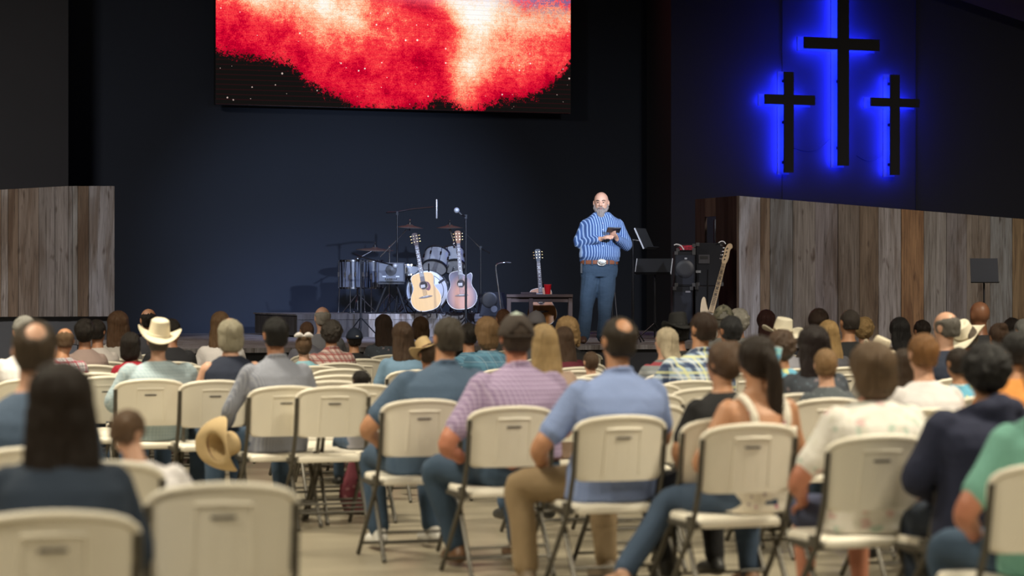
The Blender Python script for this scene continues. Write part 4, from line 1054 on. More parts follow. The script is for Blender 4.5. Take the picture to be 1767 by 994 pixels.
# ---- hair
def hair_mesh(style, vox=.009, seed=0, L=.3, scalep=1.0):
    bm = bmesh.new(); I = Matrix(); rnd = random.Random(seed)
    face_cut = True; rough = .006; fq = 28
    g = {'buzz': .002, 'short': .010, 'fringe': .006, 'spot': .009, 'long': .014, 'pony': .008, 'bun': .009, 'curly': .020, 'bob': .018, 'afro': .03, 'updo': .014}[style]
    bot = {'buzz': -.055, 'short': -.075, 'fringe': -.07, 'spot': -.075}.get(style, -.09)
    ball(bm, (0, -.018, .018), (.080 + g, .094 + g, .094 + g), I, 24, 16)
    ball(bm, (0, -.040, -.030), (.066 + g, .058 + g, .060 + g * .6), I, 20, 12)
    if style == 'long':
        w0 = .088
        loft(bm, [(Vector((0, y, z)), Vector((rx, 0, 0)), Vector((0, ry, 0))) for y, z, rx, ry in
             ((-.03, .05, .085, .08), (-.045, -.03, .095, .075), (-.055, -.10, .105, .065), (-.085, -.10 - L * .35, .112, .05), (-.10, -.10 - L * .7, .105, .042), (-.10, -.10 - L, .075, .028), (-.098, -.12 - L, .03, .012))], 20)
    if style == 'bob':
        loft(bm, [(Vector((0, y, z)), Vector((rx, 0, 0)), Vector((0, ry, 0))) for y, z, rx, ry in
             ((-.02, .05, .09, .09), (-.03, -.03, .102, .085), (-.04, -.10, .098, .07), (-.045, -.14, .075, .05), (-.045, -.155, .04, .03))], 20)
    if style == 'pony':
        limb(bm, [(0, -.10, .02), (0, -.135, .0), (.01, -.14, -.07), (.02, -.13, -.16), (.025, -.125, -.26), (.02, -.12, -.34)], [.022, .032, .038, .042, .036, .012])
    if style == 'bun': ball(bm, (0, -.085, .085), (.045, .04, .04), I, 16, 12)
    if style == 'updo': ball(bm, (0, -.095, .0), (.065, .045, .06), I, 16, 12); ball(bm, (.02, -.06, .09), (.05, .045, .035), I, 12, 10)
    if style in ('curly', 'afro'):
        N_ = 90
        for i in range(N_):
            a = rnd.uniform(0, 2 * PI); z = rnd.uniform(-.75, 1); r = math.sqrt(max(0, 1 - z * z)); dirv = Vector((r * math.cos(a), r * math.sin(a), z))
            if dirv.y > .35 and dirv.z < .45: continue
            ball(bm, (dirv.x * .092, -.018 + dirv.y * .104, .015 + dirv.z * .10), rnd.uniform(.014, .026), I, 8, 6)
        if style == 'afro':
            for i in range(50):
                a = rnd.uniform(PI, 2 * PI); ball(bm, (.10 * math.cos(a), -.02 + .1 * math.sin(a), rnd.uniform(-.15, -.02)), rnd.uniform(.018, .03), I, 8, 6)
    rough = {'buzz': .0015, 'short': .006, 'curly': .006, 'afro': .008, 'fringe': .003, 'spot': .005}.get(style, .005)
    off = Vector((seed * 3.1, seed * 1.3, 0))
    def post(p):
        if p.z < bot and style in ('short', 'buzz', 'fringe', 'spot'):
            p = Vector((p.x * .75, p.y * .6 + .0, bot + (p.z - bot) * .2))
        if style == 'fringe':
            r = Vector((p.x, p.y + .01)).length
            if p.z > .045:
                q = p - Vector((0, -.01, .02)); t = min(1, (p.z - .045) / .02); p = Vector((0, -.01, .02)) + q * (1 - .14 * t)
        if style == 'spot':
            q = p - Vector((0, -.01, .02)); c = q.normalized().dot(Vector((.03, -.74, .67)).normalized())
            if c > .87: t = min(1, (c - .87) / .04); p = Vector((0, -.01, .02)) + q * (1 - .24 * t)
        # keep the face free
        if p.y > .045 and p.z < .062 and style != 'afro':
            p = Vector((p.x * .90, .045 + (p.y - .045) * .15, p.z))
        nz = noise.noise_vector(Vector((p.x * 55, p.y * 55, p.z * (14 if style not in ('curly', 'afro') else 50))) + off)
        if style in ('short', 'buzz', 'fringe', 'spot') and p.z < .03 and abs(p.x) > .070:
            t = min(1, (.03 - p.z) / .025); lim = .070 + (abs(p.x) - .070) * (1 - t) + .004 * t
            if p.y > -.05: p = Vector((math.copysign(lim, p.x), p.y, p.z))
        return p + nz * rough
    return fused(bm, vox, 2, post=post, name='hair')
# ---- hats (head-centre coordinates)
M_HATCREAM = solid('cream_felt', (.74, .66, .50), .8, var=.06); M_HATTAN = solid('tan_straw', (.52, .38, .20), .8, var=.08); M_HATWHITE = solid('white_straw', (.80, .74, .60), .75, var=.04)
def cowboy_hat(m, bandm, curl=.075, brim=.19, name='cowboy_hat'):
    bm = bmesh.new(); n = 48; rings = []
    prof = []      # crown
    def crown(a, t):       # t 0 base .. 1 top
        rx, ry = .085 * (1 - .18 * t), .104 * (1 - .14 * t)
        x, y = rx * math.sin(a), ry * math.cos(a); z = .045 + .115 * t
        if t > .7: pinch = max(0, math.cos(a)) * .02 * (t - .7) / .3; x *= 1 - pinch * 8; z -= max(0, math.cos(a)) * .012
        return Vector((x, y - .008, z))
    for t in (0, .15, .35, .55, .75, .9, 1.0): rings.append([crown(2 * PI * i / n, t) for i in range(n)])
    rings.append([crown(2 * PI * i / n, 1.0) * .0 + Vector((.055 * math.sin(2 * PI * i / n), .075 * math.cos(2 * PI * i / n) - .008, .168)) for i in range(n)])
    rings.append([Vector((.022 * math.sin(2 * PI * i / n), .05 * math.cos(2 * PI * i / n) - .008, .142)) for i in range(n)])
    rings.append([Vector((.004 * math.sin(2 * PI * i / n), .02 * math.cos(2 * PI * i / n) - .008, .138)) for i in range(n)])
    V_ = [[bm.verts.new(p) for p in r] for r in rings]
    for a, b in zip(V_, V_[1:]):
        for i in range(n): bm.faces.new((a[i], a[(i + 1) % n], b[(i + 1) % n], b[i]))
    bm.faces.new(V_[-1])
    br = []
    for t in (0, .25, .5, .75, .92, 1.0):
        row = []
        for i in range(n):
            a = 2 * PI * i / n; sx = abs(math.sin(a)); e = .085 + (brim - .085) * t; ey = .104 + (brim * .98 - .104) * t
            x, y = e * math.sin(a), ey * math.cos(a) - .008
            z = .043 + curl * (t ** 2.0) * sx ** 2.2 - .03 * t * abs(math.cos(a)) ** 2
            x *= 1 - .10 * (t ** 2) * sx ** 3
            row.append(Vector((x, y, z)))
        br.append(row)
    top = [[bm.verts.new(p + Vector((0, 0, .003))) for p in r] for r in br]; bot = [[bm.verts.new(p - Vector((0, 0, .003))) for p in r] for r in br]
    for g in (top, bot):
        for a, b in zip(g, g[1:]):
            for i in range(n): bm.faces.new((a[i], a[(i + 1) % n], b[(i + 1) % n], b[i]))
    for a, b in ((top[-1], bot[-1]), (top[0], bot[0])):
        for i in range(n): bm.faces.new((a[i], a[(i + 1) % n], b[(i + 1) % n], b[i]))
    h = obj(name, bm, m, None, smooth=True)
    bm = bmesh.new(); lathe(bm, [(.99, .046), (1.025, .046), (1.015, .062), (.98, .062)], 40, closed=True)
    for v in bm.verts: v.co.x *= .0855; v.co.y = v.co.y * .1045 - .008
    obj('hat_band', bm, bandm, h, smooth=True)
    return h
def ball_cap(backm, frontm, adjust=True, badge=None):
    bm = bmesh.new(); n = 28; rows = []
    for j in range(9):
        ph = (PI / 2) * j / 8; rows.append([(.097 * math.cos(ph) * math.sin(2 * PI * i / n), .115 * math.cos(ph) * math.cos(2 * PI * i / n) - .014, .006 + .126 * math.sin(ph)) for i in range(n)])
    bm2 = bm
    V_ = [[bm.verts.new(p) for p in r] for r in rows[:-1]]; tip = bm.verts.new(rows[-1][0])
    for j, (a, b) in enumerate(zip(V_, V_[1:])):
        for i in range(n):
            ang = abs((i + .5) / n * 2 - 1) * 180       # 0 at the rear (i=n/2)
            if adjust and j < 3 and ang < (34, 28, 16)[j]: continue
            f = bm.faces.new((a[i], a[(i + 1) % n], b[(i + 1) % n], b[i])); f.material_index = 1 if (ang > 118 or j >= 6 ) else 0
    for i in range(n):
        f = bm.faces.new((V_[-1][i], V_[-1][(i + 1) % n], tip)); f.material_index = 1
    # peak
    pk = []
    for t in (0, .5, 1):
        pk.append([bm.verts.new((lerp(.080, .070, t) * math.sin(a), .075 * math.cos(a) * 0 + .085 * math.cos(a) - .012 + t * .07 * math.cos(a), .014 - .012 * t * math.cos(a) - .01 * math.sin(a) ** 2)) for a in [R(-62 + 124 * q / 10) for q in range(11)]])
    for a, b in zip(pk, pk[1:]):
        for i in range(10): f = bm.faces.new((a[i], a[i + 1], b[i + 1], b[i])); f.material_index = 1
    o = obj('ball_cap', bm, [backm, frontm], None, smooth=True)
    sm = o.modifiers.new('s', 'SOLIDIFY'); sm.thickness = .004
    bm = bmesh.new(); ball(bm, (0, -.012, .133), (.009, .009, .005), u=10, v=6); obj('button', bm, frontm, o)
    if adjust:
        bm = bmesh.new(); tube(bm, [(.0985 * math.sin(a), -.116 * math.cos(a) - .014, .010) for a in [R(-44 + 11 * q) for q in range(9)]], .007, 6, flat=.6); obj('strap', bm, backm, o, smooth=True)
    if badge:
        bm = bmesh.new(); ball(bm, (0, -.131, .035), (.018, .004, .008), u=12, v=6); obj('badge', bm, badge, o)
    return o

HATM = {}
def tilt_hat(h, M): HATM[h.name] = M; return h
_cache = {}
def fixmesh(key, fn):
    if key not in _cache: _cache[key] = fn()
    return _cache[key]
def child(name, me, m, par, M=None, label=None, scale=None):
    me2 = me.copy(); me2.name = name
    me2.materials.clear(); me2.materials.append(m)
    o = bpy.data.objects.new(name, me2); COL.objects.link(o); o.parent = par
    if M is not None: o.matrix_local = M
    if label: o['label'] = label
    return o
occ = []
PEOPLE = []; SPOTS = []
def person(*a, after=None, **k): PEOPLE.append((a, k, after))
def clash(p):
    u, v = uv_of(p)
    for q in SPOTS:
        a, b = uv_of(q)
        if abs(u - a) < .45 and abs(v - b) < .62: return True
    return False
def seat_everyone():
    for pas in (0, 1, 2):
        if pas == 1: empty_chairs()
        for a, k, after in PEOPLE:
            fixed = bool(k.get('chair_spec')) and k.get('snap', True)
            if fixed != (pas == 0) or pas == 1: continue
            if not fixed and not k.get('chair_spec'):
                a = list(a); s0 = a[3]
                for m in (1, .98, .96, 1.02, .94, .92, 1.04, .90, .88, 1.06, .86, 1.08, .84, .82, .80):
                    s = s0 * m; Y = F / s; fy = R(k.get('yaw', 20)); kk = .95
                    p = Vector(((a[1] - CX) / s, Y, 0)) - Vector((-math.sin(fy), math.cos(fy), 0)) * (.06 + k.get('lean', 0) * 1.18) * kk - Vector((math.cos(fy), math.sin(fy), 0)) * k.get('slx', 0) * 1.18 * kk
                    if not clash(p): a[3] = s; break
                else: print('NOSPOT', a[0])
            o = seat_person(*a, **k)
            if after: after(o)
def seat_person(label, px, py, s, hair='short', hc=(.05, .03, .02), shirt=(.3, .3, .3), skin='fair', yaw=20, turn=0, nod=0, roll=0, legs=(.06, .10, .17), shoes=(.03, .03, .03), kid=False, L=.3, hat=None, fix_k=None, chair_spec=None, chair_label=None, group=None, back=0, snap=True, shoemat=None, hairscale=None, **d):
    """px, py: centre of the head and its top as seen; s: pixels per metre there"""
    Y = F / s; zt = CZ - (py - CY) / s
    hairtop = {'fringe': 1.333, 'buzz': 1.335, 'long': 1.345, 'curly': 1.355, 'afro': 1.365}.get(hair, 1.342)
    if hair is None: hairtop = 1.33
    k = fix_k or min(1.12, max(.5, (zt - .445) / (hairtop - .445)))
    if k > .83 and not kid: k0 = k
    tz = .45 * (1 - k)
    a = R(yaw); f = Vector((-math.sin(a), math.cos(a), 0)); rgt = Vector((math.cos(a), math.sin(a), 0))
    ln, slx = d.get('lean', 0), d.get('slx', 0)
    hp = Vector(((px - CX) / s, Y, 0))
    loc = hp - f * (.03 + ln * 1.18) * k - rgt * slx * 1.18 * k
    if chair_spec and snap:
        cp = chair_spec; cs = (cp[1] - 500) / .578; ca = R(cp[2] if len(cp) > 2 else 20)
        cf = Vector((-math.sin(ca), math.cos(ca), 0)); cr = Vector((math.cos(ca), math.sin(ca), 0))
        co = Vector(((cp[0] - CX) / cs, F / cs, 0)) + cf * (.262 + .03 - back)
        t_ = 0
        for _ in range(4):
            hd = co + cr * t_ + f * (.03 + ln * 1.18) * k + rgt * slx * 1.18 * k
            want = (px - CX) / F * hd.y; t_ += (want - hd.x) / (cr.x - cr.y * (px - CX) / F)
            if not fix_k: k = min(1.15, max(.5, (CZ - (py - CY) * hd.y / F - .445) / (hairtop - .445)))
        loc = co + cr * t_; tz = .45 * (1 - k)
        s = F / hd.y
    big = s > 235
    d['headrot'] = Matrix.Rotation(R(turn), 4, 'Z') @ Matrix.Rotation(R(nod), 4, 'X') @ Matrix.Rotation(R(roll), 4, 'Y')
    vox = .0105 if s > 320 else (.013 if s > 235 else .016)
    keyb = (vox, turn, nod, roll, tuple(sorted((q, str(v)) for q, v in d.items() if q != 'headrot')))
    body = fixmesh(('b',) + keyb, lambda: seated_body(d, vox))
    me = body.copy(); me.materials.clear(); me.materials.append(SKIN[skin])
    o = bpy.data.objects.new('person', me); COL.objects.link(o)
    o.location = (loc.x, loc.y, tz); o.rotation_euler = (0, 0, a); o.scale = (k, k, k)
    tag(o, label, 'person', group)
    J, sh, w = pose(d)
    sm = shirt if not isinstance(shirt, tuple) else cloth('shirt_cloth', shirt)
    keyc = (max(vox, .012),) + tuple(sorted((q, str(v)) for q, v in d.items() if q != 'headrot'))
    child('shirt', fixmesh(('s',) + keyc, lambda: shirt_mesh(d, max(vox, .012))), sm, o)
    lm = legs if not isinstance(legs, tuple) else cloth('trouser_cloth', legs)
    keyp = (str([tuple(J[q]) for q in ('knl', 'knr', 'anl', 'anr')]), d.get('shorts'), w)
    child('trousers', fixmesh(('p',) + keyp, lambda: pants_mesh(d, .014)), lm, o)
    if s > 235:
        for c, s_ in (('l', -1), ('r', 1)):
            child('shoe', fixmesh(('sh', c, str(tuple(J['an' + c]))), lambda: shoe_mesh(J, c, s_)), shoemat or solid('shoe_leather', shoes, .5), o)
    HM = Matrix.Translation(sh(HC)) @ d['headrot']
    if hair:
        seed = len(occ) % 4
        hm = fixmesh(('h', hair, seed, L), lambda: hair_mesh(hair, .009, seed, L))
        h = child('hair', hm, hairm('hair', hc, hair in ('curly', 'afro')), o, HM)
        if hairscale: h.scale = hairscale
    bm = bmesh.new()
    for sx in (-1, 1): ball(bm, (sx * .030, .078, .004), (.012, .008, .007), HM, 8, 6)
    obj('eyes', bm, M_EYE, o)
    if hat:
        hat.parent = o; hat.matrix_local = HM @ HATM.get(hat.name, Matrix())
    if d.get('belt'):
        bm = bmesh.new(); lathe(bm, [(1, .575), (1.02, .575), (1.02, .605), (1, .605)], 40, closed=True)
        for v in bm.verts: v.co.x *= .197 * w; v.co.y = v.co.y * .15 - .014
        obj('belt', bm, d['belt'], o, smooth='auto')
    # the chair under this person
    if chair_label:
        if chair_spec: chair_at(chair_spec[0], chair_spec[1], chair_label, yaw=chair_spec[2] if len(chair_spec) > 2 else None)
        else: chair(Vector((loc.x, loc.y, 0)) - f * .03, a, chair_label)
    occ.append(label)
    return o
# ---------------------------------------------------------------- the audience
DENIM = plaid('worn_denim', (.075, .125, .20), [(300, 0, .4, (.12, .18, .27), .5)], horiz=False)
JEANS = (.045, .08, .135); DARKJ = (.025, .035, .06); KHAKI = (.27, .19, .105)
DK = (.018, .014, .012); BRN = (.055, .033, .02); LBR = (.13, .08, .045); BLOND = (.42, .29, .14); DBL = (.24, .155, .08); GREY = (.26, .25, .23); WHITE = (.55, .53, .49); RED = (.22, .10, .045); BLK = (.008, .008, .009); GBR = (.10, .08, .065)
GING = plaid('grey_gingham', (.36, .38, .44), [(65, 0, .5, (.14, .15, .21), .55)])
PURP = plaid('lavender_check', (.33, .24, .40), [(42, 0, .3, (.50, .41, .58), .8), (42, .6, .2, (.22, .15, .30), .6)])
REDP = plaid('red_white_plaid', (.62, .58, .60), [(11, 0, .18, (.45, .04, .08), .8), (11, .38, .10, (.10, .10, .14), .6), (11, .7, .16, (.35, .34, .40), .5)])
BRNP = plaid('red_brown_check', (.58, .45, .42), [(17, 0, .32, (.30, .07, .07), .75), (17, .6, .14, (.12, .04, .05), .55)])
BYP = plaid('blue_yellow_plaid', (.34, .45, .60), [(9.5, 0, .24, (.03, .05, .13), .85), (9.5, .40, .16, (.68, .70, .40), .8), (9.5, .66, .10, (.70, .74, .78), .7)])
BLP = plaid('teal_blue_plaid', (.06, .15, .24), [(12, 0, .3, (.10, .24, .36), .8), (12, .6, .08, (.28, .40, .5), .5)])
STRW = plaid('white_ribbed', (.78, .75, .76), [(22, 0, .28, (.60, .57, .60), .7)], vert=False)
STRS = plaid('grey_red_stripe', (.22, .24, .26), [(7, 0, .22, (.30, .03, .05), .9), (7, .5, .2, (.34, .36, .38), .8)], vert=False)
LBLU = plaid('sky_blue_fine_check', (.19, .265, .52), [(120, 0, .4, (.28, .36, .60), .6)])
PALE = plaid('pale_blue_check', (.36, .47, .53), [(40, 0, .2, (.55, .63, .66), .6)])
STEEL = plaid('steel_blue_weave', (.055, .095, .165), [(150, 0, .4, (.085, .135, .21), .6)])
FLWH = floral('white_floral', (.80, .77, .72), [(.66, .45, .44), (.45, .58, .50), (.70, .68, .60)], 9, .27)
FLCR = floral('cream_floral', (.74, .69, .60), [(.42, .05, .16), (.30, .22, .24)], 12, .16)
FLGR = floral('grey_floral', (.055, .065, .085), [(.25, .20, .22), (.10, .14, .18)], 16, .2)
TIED = floral('blue_yellow_dye', (.14, .42, .60), [(.70, .68, .25), (.55, .68, .70)], 9, .34)
GRPRINT = floral('grey_print', (.09, .105, .12), [(.35, .38, .40)], 30, .16)
M_BAND = solid('dark_hat_band', (.30, .24, .15), .7); M_BELT = solid('brown_belt', (.13, .045, .02), .5)
MESHBR = solid('brown_mesh', (.055, .042, .036), .9); MINT = solid('pale_mint_twill', (.50, .58, .52), .8); NAVYC = solid('navy_twill', (.012, .02, .045), .8); GREYC = solid('grey_twill', (.14, .13, .15), .8); WB = solid('white_badge', (.6, .6, .6), .6)
CAMO = floral('camo_twill', (.20, .19, .14), [(.07, .07, .05), (.34, .32, .26)], 16, .3)

# ---- aisle-side and near people, each with the chair the photo shows
person('seated woman with long dark hair and denim jacket, nearest the camera', 104, 619, 640, 'long', (.018, .012, .009), (.022, .036, .062), 'mid', yaw=14, w=.98, sleeve='long', L=.52, loose=.026, hairscale=(1.12, 1.05, 1.0), chair_label='white folding chair holding the long-haired woman in denim', chair_spec=(92, 884, 14))
person('child with brown hair in white ribbed shirt, bent forward', 222, 694, 490, 'short', (.12, .07, .04), STRW, 'fair', yaw=8, turn=-35, nod=-24, roll=8, w=1.25, lean=.12, slx=-.14, kid=True, loose=.02, chair_label='white folding chair behind the child in white ribbed shirt', chair_spec=(166, 797, 10), snap=False)
person('man with thinning brown hair in blue denim shirt, beside long-haired woman', 60, 546, 455, 'spot', (.06, .042, .028), (.06, .095, .155), 'fair', yaw=20, turn=-8, w=1.12, sleeve='long', slx=.04, chair_label='white folding chair under man with thinning hair in denim shirt')
person('grey haired person in white shirt behind the thinning brown head', 42, 543, 262, 'short', GREY, (.74, .72, .72), 'fair', w=1.05, chair_label='white folding chair under the grey haired person in white')
person('man in red and white plaid shirt, head lowered', 112, 562, 250, 'fringe', LBR, REDP, 'tan', w=1.12, turn=-10, nod=-12, lean=.04, slx=.10, chair_label='white folding chair under the man in red and white plaid')
person('dark haired woman with clipped bun beside red plaid shirt', 146, 549, 222, 'updo', DK, (.30, .22, .20), 'mid', w=.85, turn=-15, chair_label='white folding chair under the woman with the clipped bun')
person('dark haired boy in profile beside the clipped bun', 168, 550, 212, 'short', DK, (.55, .5, .48), 'mid', w=.85, turn=-35, chair_label='white folding chair under the dark haired boy in profile')
person('woman with very long brown hair next to red top', 203, 535, 222, 'long', (.085, .045, .025), (.45, .42, .40), 'fair', w=.88, L=.36, hairscale=(1.1, 1, 1), chair_label='white folding chair under the woman with very long brown hair')
person('dark haired woman in red top behind the cream cowboy hat', 226, 572, 226, 'bob', DK, (.35, .012, .03), 'mid', w=.9, slx=-.04, turn=-25, chair_label='white folding chair under the woman in the red top')
h = cowboy_hat(M_HATCREAM, M_HATCREAM, .06, .185); tilt_hat(h, Matrix.Rotation(R(6), 4, 'Y') @ Matrix.Rotation(R(12), 4, 'X') @ Matrix.Translation((0, -.01, .01)))
person('man in cream cowboy hat and pale blue shirt', 273, 560, 268, 'short', GBR, PALE, 'fair', w=1.6, turn=-10, sleeve='long', hat=h, slx=.02, chair_label='white folding chair under the man in cream hat and pale blue shirt', chair_spec=(260, 655, 14))
person('bald brown head behind the cream cowboy hat', 256, 532, 190, 'fringe', DK, (.05, .05, .06), 'tan', chair_label='white folding chair far behind the cream cowboy hat')
person('dark haired person with glasses in black shirt beside cream hat', 297, 547, 212, 'short', DK, (.022, .022, .028), 'mid', w=1.15, turn=-40, slx=.06, chair_label='white folding chair under the person in black shirt and glasses')
person('woman with long brown hair behind the grey blond head', 380, 536, 212, 'long', (.13, .075, .04), (.74, .70, .70), 'fair', w=.95, L=.30, turn=-10, chair_label='white folding chair under the brown haired woman in white')
person('grey blond person in navy vest and white sleeves', 397, 546, 262, 'bob', (.30, .27, .20), (.012, .018, .04), 'fair', w=1.06, hairscale=(.94, .95, .86), sleeve='none', loose=.024, chair_label='white folding chair beside the cream hat, under the navy vest', chair_spec=(372, 657, 20))
person('young man with black hair in grey gingham shirt', 475, 545, 290, 'short', (.008, .007, .007), GING, 'mid', w=1.14, sleeve='long', collar=True, knl=(-.34, .34, .49), anl=(-.34, .30, .085), ell=0, elbl=(-.30, .06, .72), hanl=(-.27, .28, .60), legs=JEANS, chair_label='white folding chair under the man in grey gingham', chair_spec=(495, 667, 20))
person('old bald man with white hair rim far from the camera', 556, 529, 182, 'fringe', (.34, .31, .27), (.20, .2, .22), 'fair', chair_label='white folding chair under the old bald man')
person('person with close cropped brown hair beside the old bald man', 529, 554, 190, 'buzz', (.13, .07, .045), (.2, .2, .25), 'tan', w=.9, kid=True, chair_label='white folding chair under the close cropped brown head')
person('girl with brown bun and white bow', 524, 577, 250, 'bun', (.14, .085, .05), (.25, .50, .60), 'fair', w=.8, kid=True, turn=-15, chair_label='white folding chair under the girl with the white bow', after=lambda o: add_bow(o))
def add_bow(o):
    bm = bmesh.new()
    for sx in (-1, 1): limb(bm, [(0, -.10, .10), (sx * .045, -.11, .125), (sx * .085, -.10, .11)], [.012, .028, .02])
    child('bow', fused(bm, .008, 1, name='bow'), solid('white_satin', (.78, .74, .74), .5), o, Matrix.Translation(HC) @ Matrix.Rotation(R(-15), 4, 'Z'))
person('man with curly dark grey hair in red brown checked shirt', 572, 549, 245, 'curly', (.045, .038, .033), BRNP, 'tan', w=1.08, turn=-10, slx=.03, collar=True, chair_label='white folding chair under the man in red brown checks')
c = ball_cap(NAVYC, NAVYC, False, WB)
person('person in navy ball cap and black top', 611, 566, 232, 'short', DK, (.02, .02, .024), 'tan', w=.95, hat=c, slx=.02, chair_label='white folding chair under the navy ball cap')
person('child with short black hair barely above the chair backs', 622, 638, 285, 'short', (.012, .009, .008), (.30, .3, .35), 'mid', w=.8, kid=True, hairscale=(1.15, 1.05, 1), chair_label='white folding chair around the black haired child', chair_spec=(626, 664, 20))
person('woman with long dark hair and black floral top', 661, 541, 192, 'long', (.035, .02, .014), FLGR, 'mid', w=.85, L=.38, chair_label='white folding chair under the woman in black floral top')
person('woman with straight brown hair in light blue top', 694, 553, 236, 'long', (.06, .035, .022), (.16, .27, .40), 'fair', w=.95, L=.30, slx=-.02, chair_label='white folding chair under the woman in light blue top')
person('person with brown bob behind the tan cowboy hat', 725, 546, 192, 'bob', (.07, .038, .02), (.1, .1, .1), 'fair', w=.9, chair_label='white folding chair under the brown bob')
h = cowboy_hat(M_HATTAN, M_BELT, .07, .165); tilt_hat(h, Matrix.Rotation(R(-18), 4, 'Y') @ Matrix.Rotation(R(-28), 4, 'X'))
person('person in tilted tan cowboy hat beside the steel blue shirt', 738, 590, 252, 'short', BRN, (.25, .25, .3), 'mid', w=.9, hat=h, nod=0, kid=True, chair_label='white folding chair under the tilted tan cowboy hat')
person('broad man in steel blue short sleeved shirt', 772, 540, 335, 'short', (.055, .045, .035), STEEL, 'tan', w=1.36, slx=.10, lean=-.01, loose=.03, collar=True, elbl=(-.37, .06, .70), hanl=(-.2, .30, .58), knl=(-.20, .42, .50), anl=(-.18, .36, .085), legs=JEANS, shoemat=solid('white_sneaker', (.7, .68, .64), .5), chair_label='white folding chair under the man in steel blue', chair_spec=(733, 690, 20))
c = ball_cap(MESHBR, MINT, True)
person('man in lavender checked shirt and brown mesh cap', 890, 541, 352, 'short', (.045, .03, .022), PURP, 'red', w=1.32, loose=.024, collar=True, tuck=True, hat=c, turn=-6, elbl=(-.40, -.02, .66), hanl=(-.20, .20, .53), knl=(-.36, .30, .50), anl=(-.22, .34, .085), legs=JEANS, belt=M_BELT, shoes=(.14, .07, .035), chair_label='white folding chair under the man in lavender checks', chair_spec=(888, 702, 20))
person('balding man in light blue shirt and khaki trousers', 1067, 541, 376, 'spot', (.028, .02, .014), LBLU, 'tan', w=1.22, collar=True, sleeve='short', loose=.026, slx=.05, elbl=(-.36, .04, .70), hanl=(-.24, .28, .56), knl=(-.38, .22, .50), anl=(-.36, .18, .085), legs=KHAKI, shoes=(.2, .15, .1), chair_label='white folding chair under the man in light blue', chair_spec=(1077, 718, 20))
person('person with brown blond hair in teal blue plaid', 838, 544, 232, 'bob', (.20, .12, .06), BLP, 'fair', w=1.0, slx=-.07, turn=20, chair_label='white folding chair under the teal blue plaid shirt')
person('dark haired person between steel blue and teal plaid shirts', 808, 556, 222, 'short', DK, BLP, 'mid', w=.8, chair_label='white folding chair behind the broad man in steel blue')
person('person with cropped auburn hair just above the brown mesh cap', 868, 532, 178, 'buzz', (.17, .085, .05), (.1, .1, .1), 'tan', chair_label='white folding chair under the cropped auburn head')
person('woman with long straight blonde hair', 937, 556, 300, 'long', (.36, .245, .12), (.42, .30, .24), 'fair', w=.95, L=.36, hairscale=(1.0, 1, 1), slx=-.02, chair_label='white folding chair under the long blonde hair')
person('woman with long dark brown hair beside the blonde woman', 972, 562, 272, 'long', (.075, .045, .03), (.12, .015, .03), 'fair', w=.85, L=.36, chair_label='white folding chair under the long dark brown hair')
person('woman with curly blonde hair in black top', 978, 543, 215, 'afro', (.33, .21, .10), (.012, .012, .015), 'fair', w=.9, chair_label='white folding chair under the curly blonde woman')
c = ball_cap(GREYC, GREYC, False)
person('person in dark grey cap behind the blonde hair', 924, 537, 200, 'short', BRN, (.1, .1, .12), 'fair', hat=c, chair_label='white folding chair under the dark grey cap')
person('child with short brown hair beside light blue shirt', 1019, 606, 268, 'short', (.09, .055, .035), (.55, .30, .25), 'fair', w=.8, kid=True, chair_label='white folding chair around the short haired child')
h = cowboy_hat(solid('black_felt', (.012, .012, .013), .8), M_BLACK, .05, .15); tilt_hat(h, Matrix.Rotation(R(-8), 4, 'X'))
person('person in black felt hat before the amplifier stack', 1170, 548, 232, 'short', BLK, (.015, .015, .017), 'mid', w=1.0, hat=h, chair_label='white folding chair under the black felt hat')
person('woman with pale blonde hair in striped sweater', 1148, 562, 240, 'long', (.50, .42, .30), STRS, 'fair', w=.95, L=.12, slx=.06, turn=30, chair_label='white folding chair under the striped sweater')
person('man with dark brown hair in blue and yellow plaid', 1212, 532, 290, 'short', (.035, .02, .014), BYP, 'tan', w=1.25, slx=.11, turn=10, collar=True, chair_label='white folding chair under the blue and yellow plaid', chair_spec=(1197, 657, 20))
c = ball_cap(CAMO, CAMO, True)
person('person in camouflage cap beside the white curls', 1248, 527, 205, 'short', GREY, (.2, .2, .2), 'fair', hat=c, turn=-20, chair_label='white folding chair under the camouflage cap')
person('person with curly white hair before the pale boards', 1273, 530, 200, 'curly', (.50, .47, .42), (.3, .3, .3), 'fair', chair_label='white folding chair under the curly white hair')
person('person with greying black hair below the camouflage cap', 1260, 543, 245, 'short', (.022, .022, .025), (.02, .02, .025), 'mid', w=.9, chair_label='white folding chair under the greying black hair')
person('woman with brown hair in black sleeveless dress', 1246, 583, 368, 'updo', (.10, .06, .038), (.010, .010, .012), 'tan', w=.96, sleeve='short', slx=.04, turn=25, lean=.05, legs=(.012, .012, .014), chair_label='white folding chair under the woman in black dress', chair_spec=(1262, 722, 20))
person('woman with dark ponytail and bare shoulders', 1303, 577, 400, 'pony', (.022, .014, .010), FLCR, 'tan', w=1.02, sleeve='none', tank=True, turn=12, nod=0, loose=.012, legs=(.045, .075, .13), knl=(-.34, .33, .47), anl=(-.62, .30, .12), elbl=(-.32, .0, .70), shoes=(.45, .26, .17), hairscale=(1.1, 1.05, 1.05), chair_label='white folding chair under the woman with the ponytail', chair_spec=(1300, 732, 20))
person('woman with short wavy brown hair in white floral blouse', 1502, 588, 438, 'bob', (.125, .08, .048), FLWH, 'red', w=1.30, loose=.04, turn=8, sleeve='short', elbl=(-.37, .05, .68), hanl=(-.22, .30, .56), shorts=True, legs=(.05, .06, .12), hairscale=(1.12, 1.08, 1.0), chair_label='white folding chair under the woman in white floral blouse', chair_spec=(1523, 752, 20))
